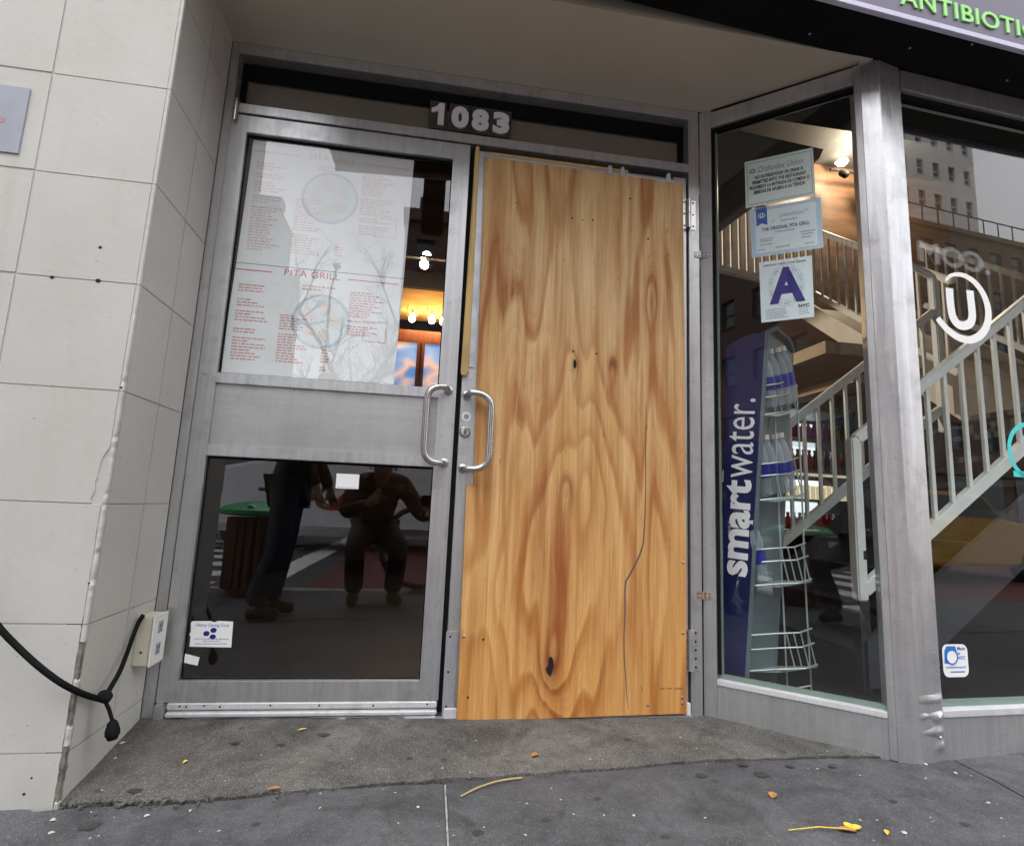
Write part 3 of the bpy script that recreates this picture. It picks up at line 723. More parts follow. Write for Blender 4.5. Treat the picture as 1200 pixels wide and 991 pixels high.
def handle(par, a, z0, z1, bulge, mat):
    r_ = .0125; pr = .055; P = []
    def arc(c0, c1, c2):
        return [c0*(1-t)**2 + c1*2*t*(1-t) + c2*t*t for t in [i/7 for i in range(8)]]
    zt, zb = z1, z0; b_ = a + bulge
    P += [DOOR(a, zt, -.002), DOOR(a+bulge*.10, zt+.002, pr*.62)]
    P += arc(DOOR(a+bulge*.2, zt+.004, pr*.95), DOOR(b_, zt+.006, pr*1.1), DOOR(b_, zt-.055, pr*1.1))
    P += [DOOR(b_, (zt+zb)/2, pr*1.1)]
    P += arc(DOOR(b_, zb+.055, pr*1.1), DOOR(b_, zb-.006, pr*1.1), DOOR(a+bulge*.2, zb-.004, pr*.95))
    P += [DOOR(a+bulge*.10, zb-.002, pr*.62), DOOR(a, zb, -.002)]
    h = MB().tube(P, r_, 12).build('pull_handle', mat, par, smooth=True)
    for z in (z0, z1): MB().lathe(DOOR(a, z, -.003), [(0, .017), (.006, .017), (.008, .013)], 14, axis=(0, -1, 0)).build('handle_base', mat, h, smooth=True)
    return h
handle(gd, .953, .884, 1.160, -.078, 'steel')
mb = MB().lathe(DOOR(.074, 2.155, .008), [(0, .010), (.075, .010)], 14); mb.lathe(DOOR(.074, 2.232, .008), [(0, .011), (.012, .011), (.018, .006)], 14)
mb.build('pivot', 'steel', gd, smooth=True)
mb = MB().fbox(DOOR, .0585, .0905, -.018, .047, -.03, .012); mb.build('bottom_pivot', 'aluminium', gd, bevel=.006)
MB().lathe(DOOR(.080, 1.16, -.002), [(0, .006), (.003, .004)], 10, axis=(0, -1, 0)).build('screw', 'screw', gd)

# ------------------------------------------------------------------ menus and stickers in the left door
FM = Frame((0, .0335, 0), (1, 0, 0), (0, -1, 0))       # just behind the pane
def menu(label, z0, z1, xl0, xl1, xr0, xr1, seed, headz, headx, headw, globe):
    t = thing('menu_sheet', ((xl0+xr0)/2, .033, z0), label, 'menu', None)
    MB().prism(FM, [(xl0, z0), (xr0, z0), (xr1, z1), (xl1, z1)], -.001, 0).build('sheet', 'paper_white', t)
    r_ = random.Random(seed); d = .0008
    if headz:
        text('heading', 'PITA GRILL', FM, headx, headz, headw, .026, None, d, 'ink_red_glare' if seed == 3 else 'ink_red', t, space=1.05)
        mb = MB(); mb.fbox(FM, xl0+.012, headx-.045, headz+.006, headz+.0095, 0, d); mb.fbox(FM, headx+headw+.03, xr0-.01, headz+.006, headz+.0095, 0, d); mb.build('rule', 'ink_red_glare' if seed == 3 else 'ink_red', t)
    mb = MB()
    def block(x0, x1, za, zb, step, dens=1.0):
        z = za
        while z > zb:
            x = x0; end = x0 + (x1-x0)*(.45+.55*r_.random())
            if r_.random() < .15: z -= step; continue
            while x < end:
                w_ = .006+.016*r_.random(); mb.fbox(FM, x, min(x+w_, end), z, z+step*.42, 0, d); x += w_+.004
            z -= step
    W = xr0-xl0
    H = z1-z0
    block(xl0+.03, xl0+.15, z1-.13*H-.03, z0+.05, .0115); block(xl0+.19, xl0+.30, z1-.45*H, z0+.05, .0105)
    block(xr0-.19, xr0-.05, z1-.18*H, z0+.16, .0105); block(xl0+.35, xr0-.24, z0+.11, z0+.03, .011)
    block(xl0+.26, xr0-.24, z1-.16*H, z1-.20*H, .012)
    mb.build('small_print', 'ink_red_glare' if seed == 3 else 'ink_rose', t)
    tag(t.children[-1], kind='stuff')
    mb = MB(); 
    for (a0, a1, c0, c1) in ((xr0-.13, xr0-.045, z0+.16, z0+.24),):
        mb.fbox(FM, a0, a1, c0, c0+.002, 0, d).fbox(FM, a0, a1, c1, c1+.002, 0, d).fbox(FM, a0, a0+.002, c0, c1, 0, d).fbox(FM, a1, a1+.002, c0, c1, 0, d)
    mb.build('price_box', 'ink_red_glare' if seed == 3 else 'ink_rose', t)
    cx, cz = globe
    rg = MB().ring(FM, cx, cz, .098, .108, 0, d, 32).build('round_emblem', 'ink_grey_glare', t)
    MB().disc(FM, cx, cz, .0975, 0, d*.7, 28).build('emblem_field', 'ink_blue_glare', rg)
    mb = MB()
    for k in range(5):
        th = k*1.3+seed; mb.disc(FM, cx+.052*math.cos(th), cz+.055*math.sin(th), .026, 0, d*1.3, 10)
    mb.build('emblem_patch', 'ink_orange_glare', rg)
menu('white menu sheet, red print inked pale for glare, upper of two in the left door', 1.604, 2.112, .128, .136, .752, .758, 3, 2.060, .355, .175, (.445, 1.905))
menu('white menu sheet headed in red, lower of two in the left door', 1.176, 1.6015, .116, .128, .744, .752, 5, 1.570, .305, .205, (.455, 1.40))
sk = thing('glass_sticker', (.2, -.0, .22), 'torn white sticker with small navy emblem, low in the left corner of the left door', 'sticker')
FS = Frame((0, .0235, 0), (1, 0, 0), (0, -1, 0))
MB().prism(FS, [(.1335, .219), (.2675, .217), (.2645, .302), (.215, .304), (.205, .299), (.190, .303), (.133, .302), (.129, .296), (.132, .268), (.1285, .258), (.133, .252)], -.0004, .0004).build('sheet', 'paper_white', sk)
text('lettering', 'Ottney Casting Corp.', FS, .146, .282, .108, .013, None, .001, 'ink_blue', sk, shear=.25)
mb = MB()
for k in range(3): th = R(60+120*k); mb.disc(FS, .197+.0145*math.cos(th), .262+.0125*math.sin(th), .0085, 0, .001, 12, 1.2)
mb.build('emblem', 'ink_navy', sk)
mb = MB()
for z, a0, a1 in ((.243, .145, .255), (.236, .175, .225), (.227, .15, .25)):
    x = a0
    while x < a1: w_ = .004+.006*rnd.random(); mb.fbox(FS, x, x+w_, z, z+.003, 0, .001); x += w_+.003
mb.build('small_print', 'ink_grey', sk); tag(sk.children[-1], kind='stuff')
tp = MB().prism(FS, [(.122, .167), (.166, .158), (.170, .184), (.123, .196)], -.0004, .0006).build('tape_scrap', 'paper_white'); tag(tp, 'small scrap of white tape below the torn sticker on the left door', 'tape')
cdm = thing('blank_card', (.605, .02, .8), 'small blank white card near the top of the dark lower door pane', 'card')
MB().prism(FS, [(.5655, .7735), (.647, .7735), (.6465, .8275), (.5645, .8275)], -.0005, .0008).build('sheet', 'paper_white', cdm, bevel=.0005)
mb = MB(); mb.fbox(FS, .57, .64, .7775, .779, 0, .0012); mb.build('print_line', 'ink_grey', cdm)

# ------------------------------------------------------------------ boarded right door
bd = thing('boarded_door', (1.45, 0, 0), 'right door leaf boarded over with a full height sheet of orange plywood', 'door')
def bp(*a, **k): return dp(*a, par=bd, **k)
bp('stile', 1.002, 1.075, -.022, 2.172, -.045, -.003)
bp('stile', 1.862, 1.9195, -.022, 2.172, -.045, -.003)
bp('top_rail', 1.0752, 1.8618, 2.02, 2.163, -.045, -.004, 'grey_metal')
bp('bottom_rail', 1.0752, 1.8618, -.022, .12, -.045, -.004)
MB().fbox(DOOR, 1.0752, 1.8618, .12, 2.02, -.04, -.03).build('door_backing', 'dark_void', bd)
PL = [(1.0415, 2.1340), (1.0500, 1.7), (1.0585, 1.2), (1.0665, .8085), (1.0400, .8085), (1.046, .40), (1.0515, -.0125), (1.30, -.0095), (1.60, -.002), (1.9015, .0035), (1.9005, .7), (1.898, 1.4), (1.8945, 2.1305), (1.76, 2.1310), (1.752, 2.1275), (1.745, 2.1318), (1.69, 2.132), (1.683, 2.1290), (1.675, 2.1325), (1.40, 2.134)]
FP = YP(0)
mb = MB().prism(FP, PL, .002, .0195)
ply = mb.build('plywood_sheet', 'plywood_face', bd)
# object coords for the grain: put this sheet's origin at its lower left
ply.location = Vector((1.05, 0, 0)) - bd.location
for v_ in ply.data.vertices: v_.co -= Vector((1.05, 0, 0)) - bd.location
ply.data.update()
FPF = YP(-.0195)
mb = MB()
for a_, z in ((1.413, 1.912), (1.501, 1.914), (1.432, 1.351), (1.528, 1.349), (1.458, 1.909), (1.18, 1.95), (1.13, .26), (1.085, .065), (1.66, 2.03), (1.83, 1.80), (1.74, 1.86)):
    mb.disc(FPF, a_, z, .0042 if a_ not in (1.458, 1.18, 1.83) else .0028, -.002, .0004, 10)
mb.prism(FPF, [(1.436, 1.318), (1.442, 1.318), (1.447, 1.303), (1.446, 1.288), (1.440, 1.279), (1.435, 1.287), (1.433, 1.303)], -.002, .0005)
mb.prism(FPF, [(1.372, .198), (1.382, .203), (1.389, .19), (1.391, .168), (1.385, .146), (1.380, .133), (1.374, .139), (1.364, .150), (1.362, .163), (1.370, .172)], -.002, .0006)
mb.build('hole', 'hole', ply, xf=None)
mb = MB()
mb.ring(FPF, 1.378, .167, .022, .027, -.001, .0004, 20, sx=.8)
mb.build('knot_rim', 'juice_crimson', ply) if False else None
cr = [(1.735, 1.165), (1.7365, 1.06), (1.7345, .95), (1.7355, .83), (1.735, .765), (1.7325, .69), (1.728, .615), (1.713, .57), (1.690, .525), (1.676, .500), (1.660, .474), (1.657, .44), (1.6585, .36), (1.655, .27), (1.657, .20), (1.664, .13), (1.670, .06), (1.676, .02)]
MB().stroke(FPF, cr, [.0015, .003, .0045, .0042, .0045, .0052, .006, .0070, .0066, .0072, .0072, .0062, .0054, .0045, .0045, .0036, .0024, .0015], -.001, .0003).build('crack', 'crack_line', ply)
mb = MB()
for a_, z in ((1.889, .55), (1.888, .29), (1.883, .06), (1.75, .035), (1.884, .04), (1.06, .27)): mb.lathe(FPF(a_, z, 0), [(0, .006), (.0015, .0055), (.003, .002)], 10, axis=(0, -1, 0))
mb.build('screw', 'screw', ply)
text('stamp', 'PS1-09  CDX', FPF, 1.80, .088, .085, .007, None, .0004, 'ink_black', ply)
handle(bd, 1.0225, .867, 1.146, .092, 'steel')
lk = MB().lathe(DOOR(1.0245, 1.006, -.003), [(0, .0215), (.004, .0215), (.010, .017), (.011, .010)], 20, axis=(0, -1, 0)).build('lock_cylinder', 'steel', bd, smooth=True)
MB().fbox(DOOR, 1.022, 1.027, .997, 1.013, .0078, .0086).build('keyhole', 'hole', lk)
MB().lathe(DOOR(1.0265, 1.066, -.003), [(0, .019), (.0012, .018)], 18, axis=(0, -1, 0)).build('round_sticker', 'paper_white', bd)
MB().disc(DOOR, 1.0265, 1.066, .010, -.0015, -.0008, 10).build('sticker_print', 'ink_grey', bd)
MB().prism(DOOR, [(.995, 1.227), (1.0245, 1.229), (1.0185, 2.184), (1.0035, 2.184)], -.006, .016).build('astragal_strip', 'wood_yellow', bd, bevel=.005)
MB().prism(DOOR, [(.996, 1.222), (1.0175, 1.222), (1.0175, 1.32), (1.016, 1.345), (1.010, 1.35), (1.004, 1.33), (.999, 1.33)], .0163, .020).build('strip_clip', 'twig', bd)
MB().prism(DOOR, [(1.0255, 1.26), (1.047, 1.26), (1.0405, 2.166), (1.0205, 2.166)], -.003, .0035).build('edge_tape', 'tape_silver', bd)
MB().prism(DOOR, [(1.041, 2.1345), (1.90, 2.131), (1.90, 2.146), (1.041, 2.150)], -.004, .008).build('edge_tape', 'tape_silver', bd)
MB().prism(DOOR, [(1.06, 2.165), (1.66, 2.165), (1.66, 2.178), (1.06, 2.178)], -.04, -.010).build('top_batten', 'wood_yellow', bd)
mb = MB()
for a_ in (1.56, 1.615, 1.82): mb.prism(DOOR, [(a_, 2.128), (a_+.018, 2.129), (a_+.016, 2.168), (a_+.003, 2.166)], .0085 if True else 0, .0225)
mb.build('tape_tab', 'tape_silver', bd)
MB().fbox(DOOR, .9975, 1.0395, -.020, .282, -.002, .004).build('corner_plate', 'grey_metal', bd, bevel=.001)
mb = MB()
for z in (.265, .145, .03): mb.lathe(DOOR(1.012, z, .004), [(0, .004), (.0015, .003)], 8, axis=(0, -1, 0))
mb.build('rivet', 'hole', bd)
MB().prism(DOOR, [(1.003, -.018), (1.05, -.018), (1.05, .027), (1.003, .027)], .0045, .012).build('kick_strip', 'aluminium_bright', bd, bevel=.003)
MB().fbox(DOOR, 1.05, 1.925, -.035, -.015, -.02, .009).build('bottom_sweep', 'black_rubber', bd)
def hinge(z0, z1, mat, r_, nb):
    h = MB().lathe(DOOR(1.9255, z0, .010), [(0, r_), ((z1-z0)*.49, r_), ((z1-z0)*.495, r_*.75), ((z1-z0)*.505, r_*.75), ((z1-z0)*.51, r_), (z1-z0, r_)], 14).build('hinge', mat, bd, smooth=True)
    mb = MB().fbox(DOOR, 1.930, 1.960, z0-.004, z1, 0, .003).fbox(DOOR, 1.9025, 1.920, z0-.004, z1, -.003, .003); mb.build('hinge_plate', mat, h, bevel=.0008)
    mb = MB()
    for k in range(nb): mb.lathe(DOOR(1.9475, z0+.012+(z1-z0-.024)*k/(nb-1), .003), [(0, .0045), (.002, .003)], 8, axis=(0, -1, 0))
    for k in range(nb): mb.lathe(DOOR(1.908, z0+.012+(z1-z0-.024)*k/(nb-1), .003), [(0, .004), (.002, .003)], 8, axis=(0, -1, 0))
    mb.build('hinge_screw', 'hole', h)
hinge(1.937, 2.068, 'steel', .0095, 3)
hinge(.150, .298, 'aluminium', .0125, 5)
MB().fbox(DOOR, 1.906, 1.923, -.02, .036, -.002, .010).build('corner_block', 'white_plastic', bd, bevel=.002)
# two small latch plates bridging the jamb and the splayed stile
def latch(z, mat, label):
    c = Vector((1.982, -.0025, z)); t = thing('latch_plate', c, label, 'latch')
    mb = MB(); mb.box(1.9545, 1.9755, -.0045, -.0012, z-.014, z+.012); mb.fbox(SPL, -.0605, -.030, z-.014, z+.012, .001, .0042); mb.build('plate', mat, t, bevel=.0008)
    mb = MB()
    for x in (1.960, 1.970):
        for q in (-.007, .006): mb.lathe((x, -.0045, z+q), [(0, .003), (.001, .002)], 8, axis=(0, -1, 0))
    for a_ in (-.052, -.038):
        for q in (-.007, .006): mb.lathe(SPL(a_, z+q, .0042), [(0, .003), (.001, .002)], 8, axis=SPL.n)
    mb.build('screw', 'hole', t)
    MB().lathe((1.9785, -.004, z-.016), [(0, .003), (.030, .003)], 8).build('pin', mat, t)
latch(1.826, 'aluminium', 'small silver latch plate below the upper hinge of the boarded door')
latch(.427, 'rusty_metal', 'small rusty latch plate above the lower hinge of the boarded door')

# ------------------------------------------------------------------ house number
FN = YP(.0475)
for ni_, (ch, a0, w_, z) in enumerate((('1', .815, .052, 2.2905), ('0', .8965, .073, 2.2885), ('8', .982, .073, 2.288), ('3', 1.0715, .071, 2.288))):
    t = thing('number_plate', (a0+.03, .05, 2.24), ['first dark plate from the left over the doors, raised pale numeral one', 'second dark plate from the left over the doors, raised pale round zero', 'third dark plate from the left over the doors, raised pale numeral eight', 'last dark plate on the right over the doors, raised pale numeral three'][ni_], 'number plate', 'house number plates')
    MB().fbox(FN, a0-.010, a0+w_+.0085, 2.276, 2.402, -.003, .002).build('plate', 'digit_plate', t, bevel=.001)
    if ch == '1':
        MB().prism(FN, [(a0+w_-.026, z), (a0+w_-.001, z), (a0+w_-.001, z+.100), (a0+w_-.022, z+.100), (a0+w_-.030, z+.086), (a0+w_-.042, z+.078), (a0-.002, z+.072), (a0-.002, z+.055), (a0+.012, z+.057), (a0+w_-.026, z+.066)], .002, .009).build('digit', 'digit_paint', t)
    else: text('digit', ch, FN, a0, z, w_, .100, .002, .009, 'digit_paint', t, bold=.062)

#==DECALS==
# ------------------------------------------------------------------ notices on the splayed pane
def qmap(F, q):                       # frame mapping a unit square onto four corners of a sheet (tl, tr, br, bl)
    tl, tr, br, bl = [Vector(p) for p in q]
    class Q:
        n = F.n
        def __call__(s, a, z, d=0.0):
            t_ = bl.lerp(br, a); u_ = tl.lerp(tr, a); p = t_.lerp(u_, z); return F(p.x, p.y, d)
    return Q()
DIN = -.0358                          # just behind the splayed pane
def sheet(label, q, mat, dd):
    tl, tr, br, bl = q; c = SPL((bl[0]+br[0])/2, bl[1], DIN+dd)
    t = thing('notice_sheet', c, label, 'notice'); Q = qmap(SPL, q)
    MB().prism(Q, [(0, 0), (1, 0), (1, 1), (0, 1)], DIN+dd-.0006, DIN+dd).build('sheet', mat, t)
    return t, Q, DIN+dd
t, Q, d = sheet('pale green kosher notice in black capitals, topmost sheet on the splayed window', [(.116, 2.228), (.372, 2.213), (.374, 2.008), (.117, 2.016)], 'paper_green', -.0024)
d += .0006
mb = MB()
for a0, a1, z0, z1 in ((.03, .97, .05, .062), (.03, .97, .938, .95), (.03, .038, .05, .95), (.962, .97, .05, .95)): mb.prism(Q, [(a0, z0), (a1, z0), (a1, z1), (a0, z1)], d-.0004, d)
mb.build('border', 'ink_grey', t)
MB().ring(Q, .115, .765, .02, .05, d-.0003, d, 20).build('emblem', 'ink_grey', t)
text('heading', 'Orthodox Union', Q, .20, .71, .66, .13, None, d, 'ink_grey', t, shear=.35, bold=.006)
for i, (tx, a0, w_) in enumerate((('NO OUTSIDE FOOD OR DRINK IS', .15, .70), ('PERMITTED INTO THE RESTAURANT', .11, .78), ('PROHIBIDO LA ENTRADA DE COMIDA O', .065, .87), ('BEBIDAS DE AFUERA A LA TIENDA', .13, .74))):
    text('lettering', tx, Q, a0, .575-.105*i, w_, .075, None, d, 'ink_black', t, bold=.035)
t, Q, d = sheet('pale blue certificate with a blue ribbon, middle sheet on the splayed window', [(.132, 2.006), (.391, 1.992), (.394, 1.780), (.136, 1.790)], 'paper_blue', -.0010)
d += .0006
MB().prism(Q, [(.07, .07), (.93, .07), (.93, .93), (.07, .93)], d-.0003, d).build('inner_field', 'paper_pale', t); d += .0005
MB().prism(Q, [(.09, .62), (.17, .67), (.25, .62), (.25, .985), (.09, .985)], d-.0003, d).build('ribbon', 'ribbon_blue', t)
MB().ring(Q, .17, .83, .042, .052, d, d+.0005, 20).build('ribbon_ring', 'vinyl_white', t)
text('ribbon_letter', 'U', Q, .148, .79, .044, .085, None, d+.0005, 'vinyl_white', t, bold=.02)
text('heading', 'THE ORIGINAL PITA GRILL', Q, .165, .50, .67, .075, None, d, 'ink_navy', t, bold=.02)
text('lettering', 'Certificate of Kashruth', Q, .42, .74, .34, .07, None, d, 'ink_grey', t, shear=.2)
mb = MB()
r_ = random.Random(2)
for z, a0, a1 in ((.655, .44, .64), (.44, .35, .62), (.33, .13, .33), (.29, .13, .30), (.22, .13, .30), (.36, .70, .88), (.31, .72, .88), (.25, .72, .84), (.13, .35, .52), (.12, .10, .2), (.12, .76, .88)):
    x = a0
    while x < a1: w_ = .012+.02*r_.random(); mb.prism(Q, [(x, z), (x+w_, z), (x+w_, z+.022), (x, z+.022)], d-.0004, d); x += w_+.009
mb.build('small_print', 'ink_grey', t); tag(t.children[-1], kind='stuff')
MB().ring(Q, .33, .68, .015, .03, d-.0003, d, 14).ring(Q, .80, .80, .015, .03, d-.0003, d, 14).build('seal', 'ink_pale', t)
t, Q, d = sheet('white inspection card with a large navy letter A, lowest sheet on the splayed window', [(.163, 1.765), (.353, 1.756), (.353, 1.505), (.166, 1.508)], 'paper_pale', .0002)
d += .0004
MB().ring(Q, .5, .565, .335, .345, d-.0003, d, 40).build('seal', 'ink_pale', t)
MB().ring(Q, .5, .565, .24, .25, d-.0003, d, 40).build('seal', 'ink_pale', t)
mb = MB()
for k in range(30): th = k*math.tau/30; mb.disc(Q, .5+.295*math.cos(th), .565+.295*math.sin(th), .018+.01*(k % 3), d-.0003, d, 6)
mb.build('seal_print', 'ink_pale', t); tag(t.children[-1], kind='stuff')
text('heading', 'SANITARY INSPECTION GRADE', Q, .09, .915, .80, .03, None, d, 'ink_black', t, bold=.02)
text('grade_letter', 'A', Q, .175, .275, .68, .59, None, d+.0006, 'ink_navy', t, bold=.045)
text('logo', 'NYC', Q, .72, .175, .20, .055, None, d, 'ink_black', t, bold=.05)
mb = MB()
for i in range(6):
    for a0, a1 in ((.10, .52), (.72, .90)):
        if a0 > .6 and i > 3: continue
        x = a0; z = .19-.028*i - (.04 if a0 > .6 else 0)
        while x < a1-.06*r_.random(): w_ = .015+.03*r_.random(); mb.prism(Q, [(x, z), (x+w_, z), (x+w_, z+.012), (x, z+.012)], d-.0004, d); x += w_+.012
mb.build('small_print', 'ink_grey', t); tag(t.children[-1], kind='stuff')

# ------------------------------------------------------------------ vinyl marks on the right pane
def crop(F, pts, ox, oy, k): return [F.px(ox+x/k, oy+y/k, -.036) for x, y in pts]
DV = (-.0358, -.0350)
t = thing('window_emblem', RW(.31, 1.4, -.035), 'white vinyl letter U inside an open ring, stuck on the right window', 'decal')
def smooth(pts, n=5):
    out = []
    for i in range(len(pts)-1):
        p0, p1, p2, p3 = [Vector(pts[max(0, min(len(pts)-1, i+k))]) for k in (-1, 0, 1, 2)]
        for j in range(n):
            t_ = j/n; out.append(.5*((2*p1)+(p2-p0)*t_+(2*p0-5*p1+4*p2-p3)*t_*t_+(3*p1-p0-3*p2+p3)*t_**3))
    out.append(Vector(pts[-1])); return out
ringp = smooth(crop(RW, [(296, 428), (330, 392), (392, 382), (455, 402), (520, 452), (575, 535), (606, 640), (598, 745), (552, 820), (478, 856), (400, 842), (325, 795), (272, 740), (240, 700)], 1060, 260, 6.193))
ws = [.030*(.30 + .75*math.sin(math.pi*min(1, (i/(len(ringp)-1))*1.6)/2)) if i < len(ringp)*.6 else .0315 - .006*(i/(len(ringp)-1)-.6)/.4 for i in range(len(ringp))]
MB().stroke(RW, ringp, ws, *DV).build('ring', 'vinyl_white', t)
up_ = smooth(crop(RW, [(324, 481), (329, 560), (338, 640), (356, 705), (392, 745), (436, 753), (474, 735), (490, 690), (486, 620), (478, 550), (473, 497)], 1060, 260, 6.193))
MB().stroke(RW, up_, .0345, *DV).build('letter', 'vinyl_white', t)
t = thing('window_decal', RW(.53, .95, -.035), 'teal ring with a bar beneath it at the edge of the right window', 'decal')
ca, cz = RW.px(1208, 529, -.036)
MB().ring(RW, ca, cz, .095, .112, DV[0], DV[1], 36).build('ring', 'vinyl_teal', t)
z_ = RW.px(1195, 555, -.036)
MB().prism(RW, [(z_[0]-.03, z_[1]-.012), (z_[0]+.16, z_[1]-.012), (z_[0]+.16, z_[1]+.010), (z_[0]-.03, z_[1]+.010)], *DV).build('bar', 'vinyl_teal', t)
t = thing('window_sticker', RW(.20, .225, -.035), 'small rounded white and blue sticker low on the right window', 'sticker')
def rrect(a0, a1, z0, z1, r_, n=5):
    P = []
    for cx, cz_, s0 in ((a1-r_, z1-r_, 0), (a0+r_, z1-r_, 90), (a0+r_, z0+r_, 180), (a1-r_, z0+r_, 270)):
        for i in range(n+1): th = R(s0+90*i/n); P.append((cx+r_*math.cos(th), cz_+r_*math.sin(th)))
    return P
MB().prism(RW, rrect(.151, .257, .224, .331, .022), *DV).build('sheet', 'vinyl_white', t)
e0, e1 = -.0350, -.0345
MB().prism(RW, [(.157, .269), (.16, .31), (.17, .325), (.206, .325), (.213, .30), (.205, .285), (.175, .268)], e0, e1).build('patch', 'vinyl_blue', t)
MB().disc(RW, .189, .290, .025, e0, e1+.0005, 18).build('patch_disc', 'vinyl_white', t)
MB().ring(RW, .189, .290, .021, .026, e1, e1+.001, 18).build('patch_ring', 'vinyl_blue', t)
text('lettering', 'Made\nin\nNYC', RW, .214, .281, .033, .042, None, e1, 'ink_blue', t, bold=.02)
text('lettering', 'madeinnewyork', RW, .162, .2505, .084, .010, None, e1, 'vinyl_blue', t, bold=.02)
mb = MB().fbox(RW, .18, .24, .239, .243, e0, e1); mb.build('print_line', 'vinyl_blue', t)

#==SMALL==
# ------------------------------------------------------------------ outlet box, cable with sockets
ob = thing('outlet_box', (.05, -.07, .2), 'beige outlet box with a white cover, low on the tiled wall return', 'outlet')
MB().add([(.022, -.118, .193), (.070, -.118, .193), (.070, -.030, .193), (.022, -.030, .193), (.022, -.118, .343), (.070, -.118, .343), (.070, -.030, .343), (.022, -.030, .343)], MB.BF).build('box', 'beige_plastic', ob, bevel=.003)
MB().box(.0703, .0755, -.121, -.027, .190, .346).build('cover', 'white_plastic', ob, bevel=.002)
FO = XP(.0757)
mb = MB()
for z in (.305, .238):
    mb.prism(FO, [(.062, z-.018), (.090, z-.018), (.090, z+.018), (.062, z+.018)], -.0005, .0012)
mb.build('socket', 'ink_grey', ob)
mb = MB()
for z in (.305, .238):
    for da in (-.006, .006): mb.prism(FO, [(.076+da-.0015, z-.001), (.076+da+.0015, z-.001), (.076+da+.0015, z+.010), (.076+da-.0015, z+.010)], .0012, .0018)
    mb.disc(FO, .076, z-.009, .003, .0012, .0018, 8)
mb.build('slot', 'hole', ob)
MB().lathe((.046, -.1185, .235), [(0, .004), (.001, .003)], 8, axis=(0, -1, 0)).build('screw', 'hole', ob)
cb = thing('string_light_cable', (.05, -.3, .15), 'black string light cable with hanging socket, looped round the wall corner to the outlet', 'cable')
def onp(u, v, y): return YP(y).pt(u, v)
path = [onp(-60, 655, -.52), onp(-30, 698, -.50), onp(0, 736, -.485), onp(20, 757, -.475), onp(45, 780, -.465), onp(72, 800, -.445), onp(98, 813, -.40), onp(118, 819, -.33)]
path2 = [onp(122, 818, -.33), onp(131, 803, -.29), onp(141, 785, -.245), onp(150, 762, -.20), onp(156, 745, -.165), onp(162, 730, -.14), onp(168, 720, -.128)]
def sm3(P, n=4):
    out = []
    for i in range(len(P)-1):
        p0, p1, p2, p3 = [P[max(0, min(len(P)-1, i+k))] for k in (-1, 0, 1, 2)]
        for j in range(n): t_ = j/n; out.append(.5*((2*p1)+(p2-p0)*t_+(2*p0-5*p1+4*p2-p3)*t_*t_+(3*p1-p0-3*p2+p3)*t_**3))
    out.append(P[-1]); return out
MB().tube(sm3(path), .0078, 10).build('cord', 'black_rubber', cb, smooth=True)
MB().tube(sm3(path2), .0066, 10).build('cord', 'black_rubber', cb, smooth=True)
k0 = onp(122, 818, -.33); k1 = onp(132, 845, -.33)
mb = MB().lathe(k0 + Vector((-.016, 0, .010)), [(0, .009), (.008, .016), (.026, .016), (.034, .010)], 12, axis=(.9, .1, -.35))
mb.lathe(k0 + Vector((-.002, 0, .012)), [(-.02, .008), (-.012, .013), (.004, .011)], 10, axis=(.2, 0, 1)); mb.build('junction', 'black_rubber', cb, smooth=True)
MB().tube([k0, (k0+k1)/2 + Vector((.002, 0, 0)), k1], .0050, 8).build('drop_cord', 'black_rubber', cb, smooth=True)
dr = (k1-k0).normalized()
MB().lathe(k1, [(-.004, .006), (.002, .012), (.018, .0165), (.022, .0178), (.034, .0178), (.037, .0150), (.046, .012), (.048, .004)], 16, axis=(.12, 0, -1)).build('lamp_socket', 'black_rubber', cb, smooth=True)
# ------------------------------------------------------------------ litter on the ground
def top(x, y):
    if y > yfront(x) and x > 0: return g(x, y) + .004 + .0035*noise.noise(Vector((x*7, y*7, 0))) + .002*noise.noise(Vector((x*30, y*30, 5)))
    return g(x, y) - .002 + .002*noise.noise(Vector((x*5, y*5, 2)))
def gpt(u, v):
    z = -.03
    for _ in range(6):
        q = AX_R*((u-600)/FPX) - AX_U*((v-495.5)/FPX) + AX_F; t_ = (z-CAM.z)/q.z; p = CAM+q*t_; z = top(p.x, p.y)+.0008
    return Vector((p.x, p.y, z))
def leafm(mb, c, ang, L, W, curl=.004):
    pts = [(0, 0), (.18, .32), (.45, .5), (.75, .34), (1, 0), (.75, -.34), (.45, -.5), (.18, -.32)]
    for k, dz in ((0, 0),):
        vs = []
        for a, b in pts:
            x, y = a*L, b*W; vs.append(c + Vector((x*math.cos(ang)-y*math.sin(ang), x*math.sin(ang)+y*math.cos(ang), .002 + curl*abs(b)*2 + curl*a)))
        mid = [c + Vector((a*L*math.cos(ang), a*L*math.sin(ang), .002+curl*a)) for a in (.33, .66)]
        vs += mid
        mb.add(vs, [(0, 1, 8), (1, 2, 9, 8), (2, 3, 9), (3, 4, 9), (4, 5, 9), (5, 6, 9), (6, 7, 8, 9), (7, 0, 8)])
def leaf(u, v, ang, L, W, mat, label, stem=0, parts=1):
    c = gpt(u, v); t = thing('fallen_leaf', c, label, 'leaf')
    mb = MB()
    for k in range(parts): leafm(mb, c, ang+k*1.1, L*(1-.2*k), W)
    mb.build('blade', mat, t)
    if stem:
        e = c + Vector((math.cos(stem[0])*stem[1], math.sin(stem[0])*stem[1], .002)); e.z = g(e.x, e.y)+.006
        MB().tube([c+Vector((0, 0, .004)), c.lerp(e, .5)+Vector((0, .004, .006)), e], [.0014, .0014, .001], 6).build('stem', 'leaf_yellow', t)
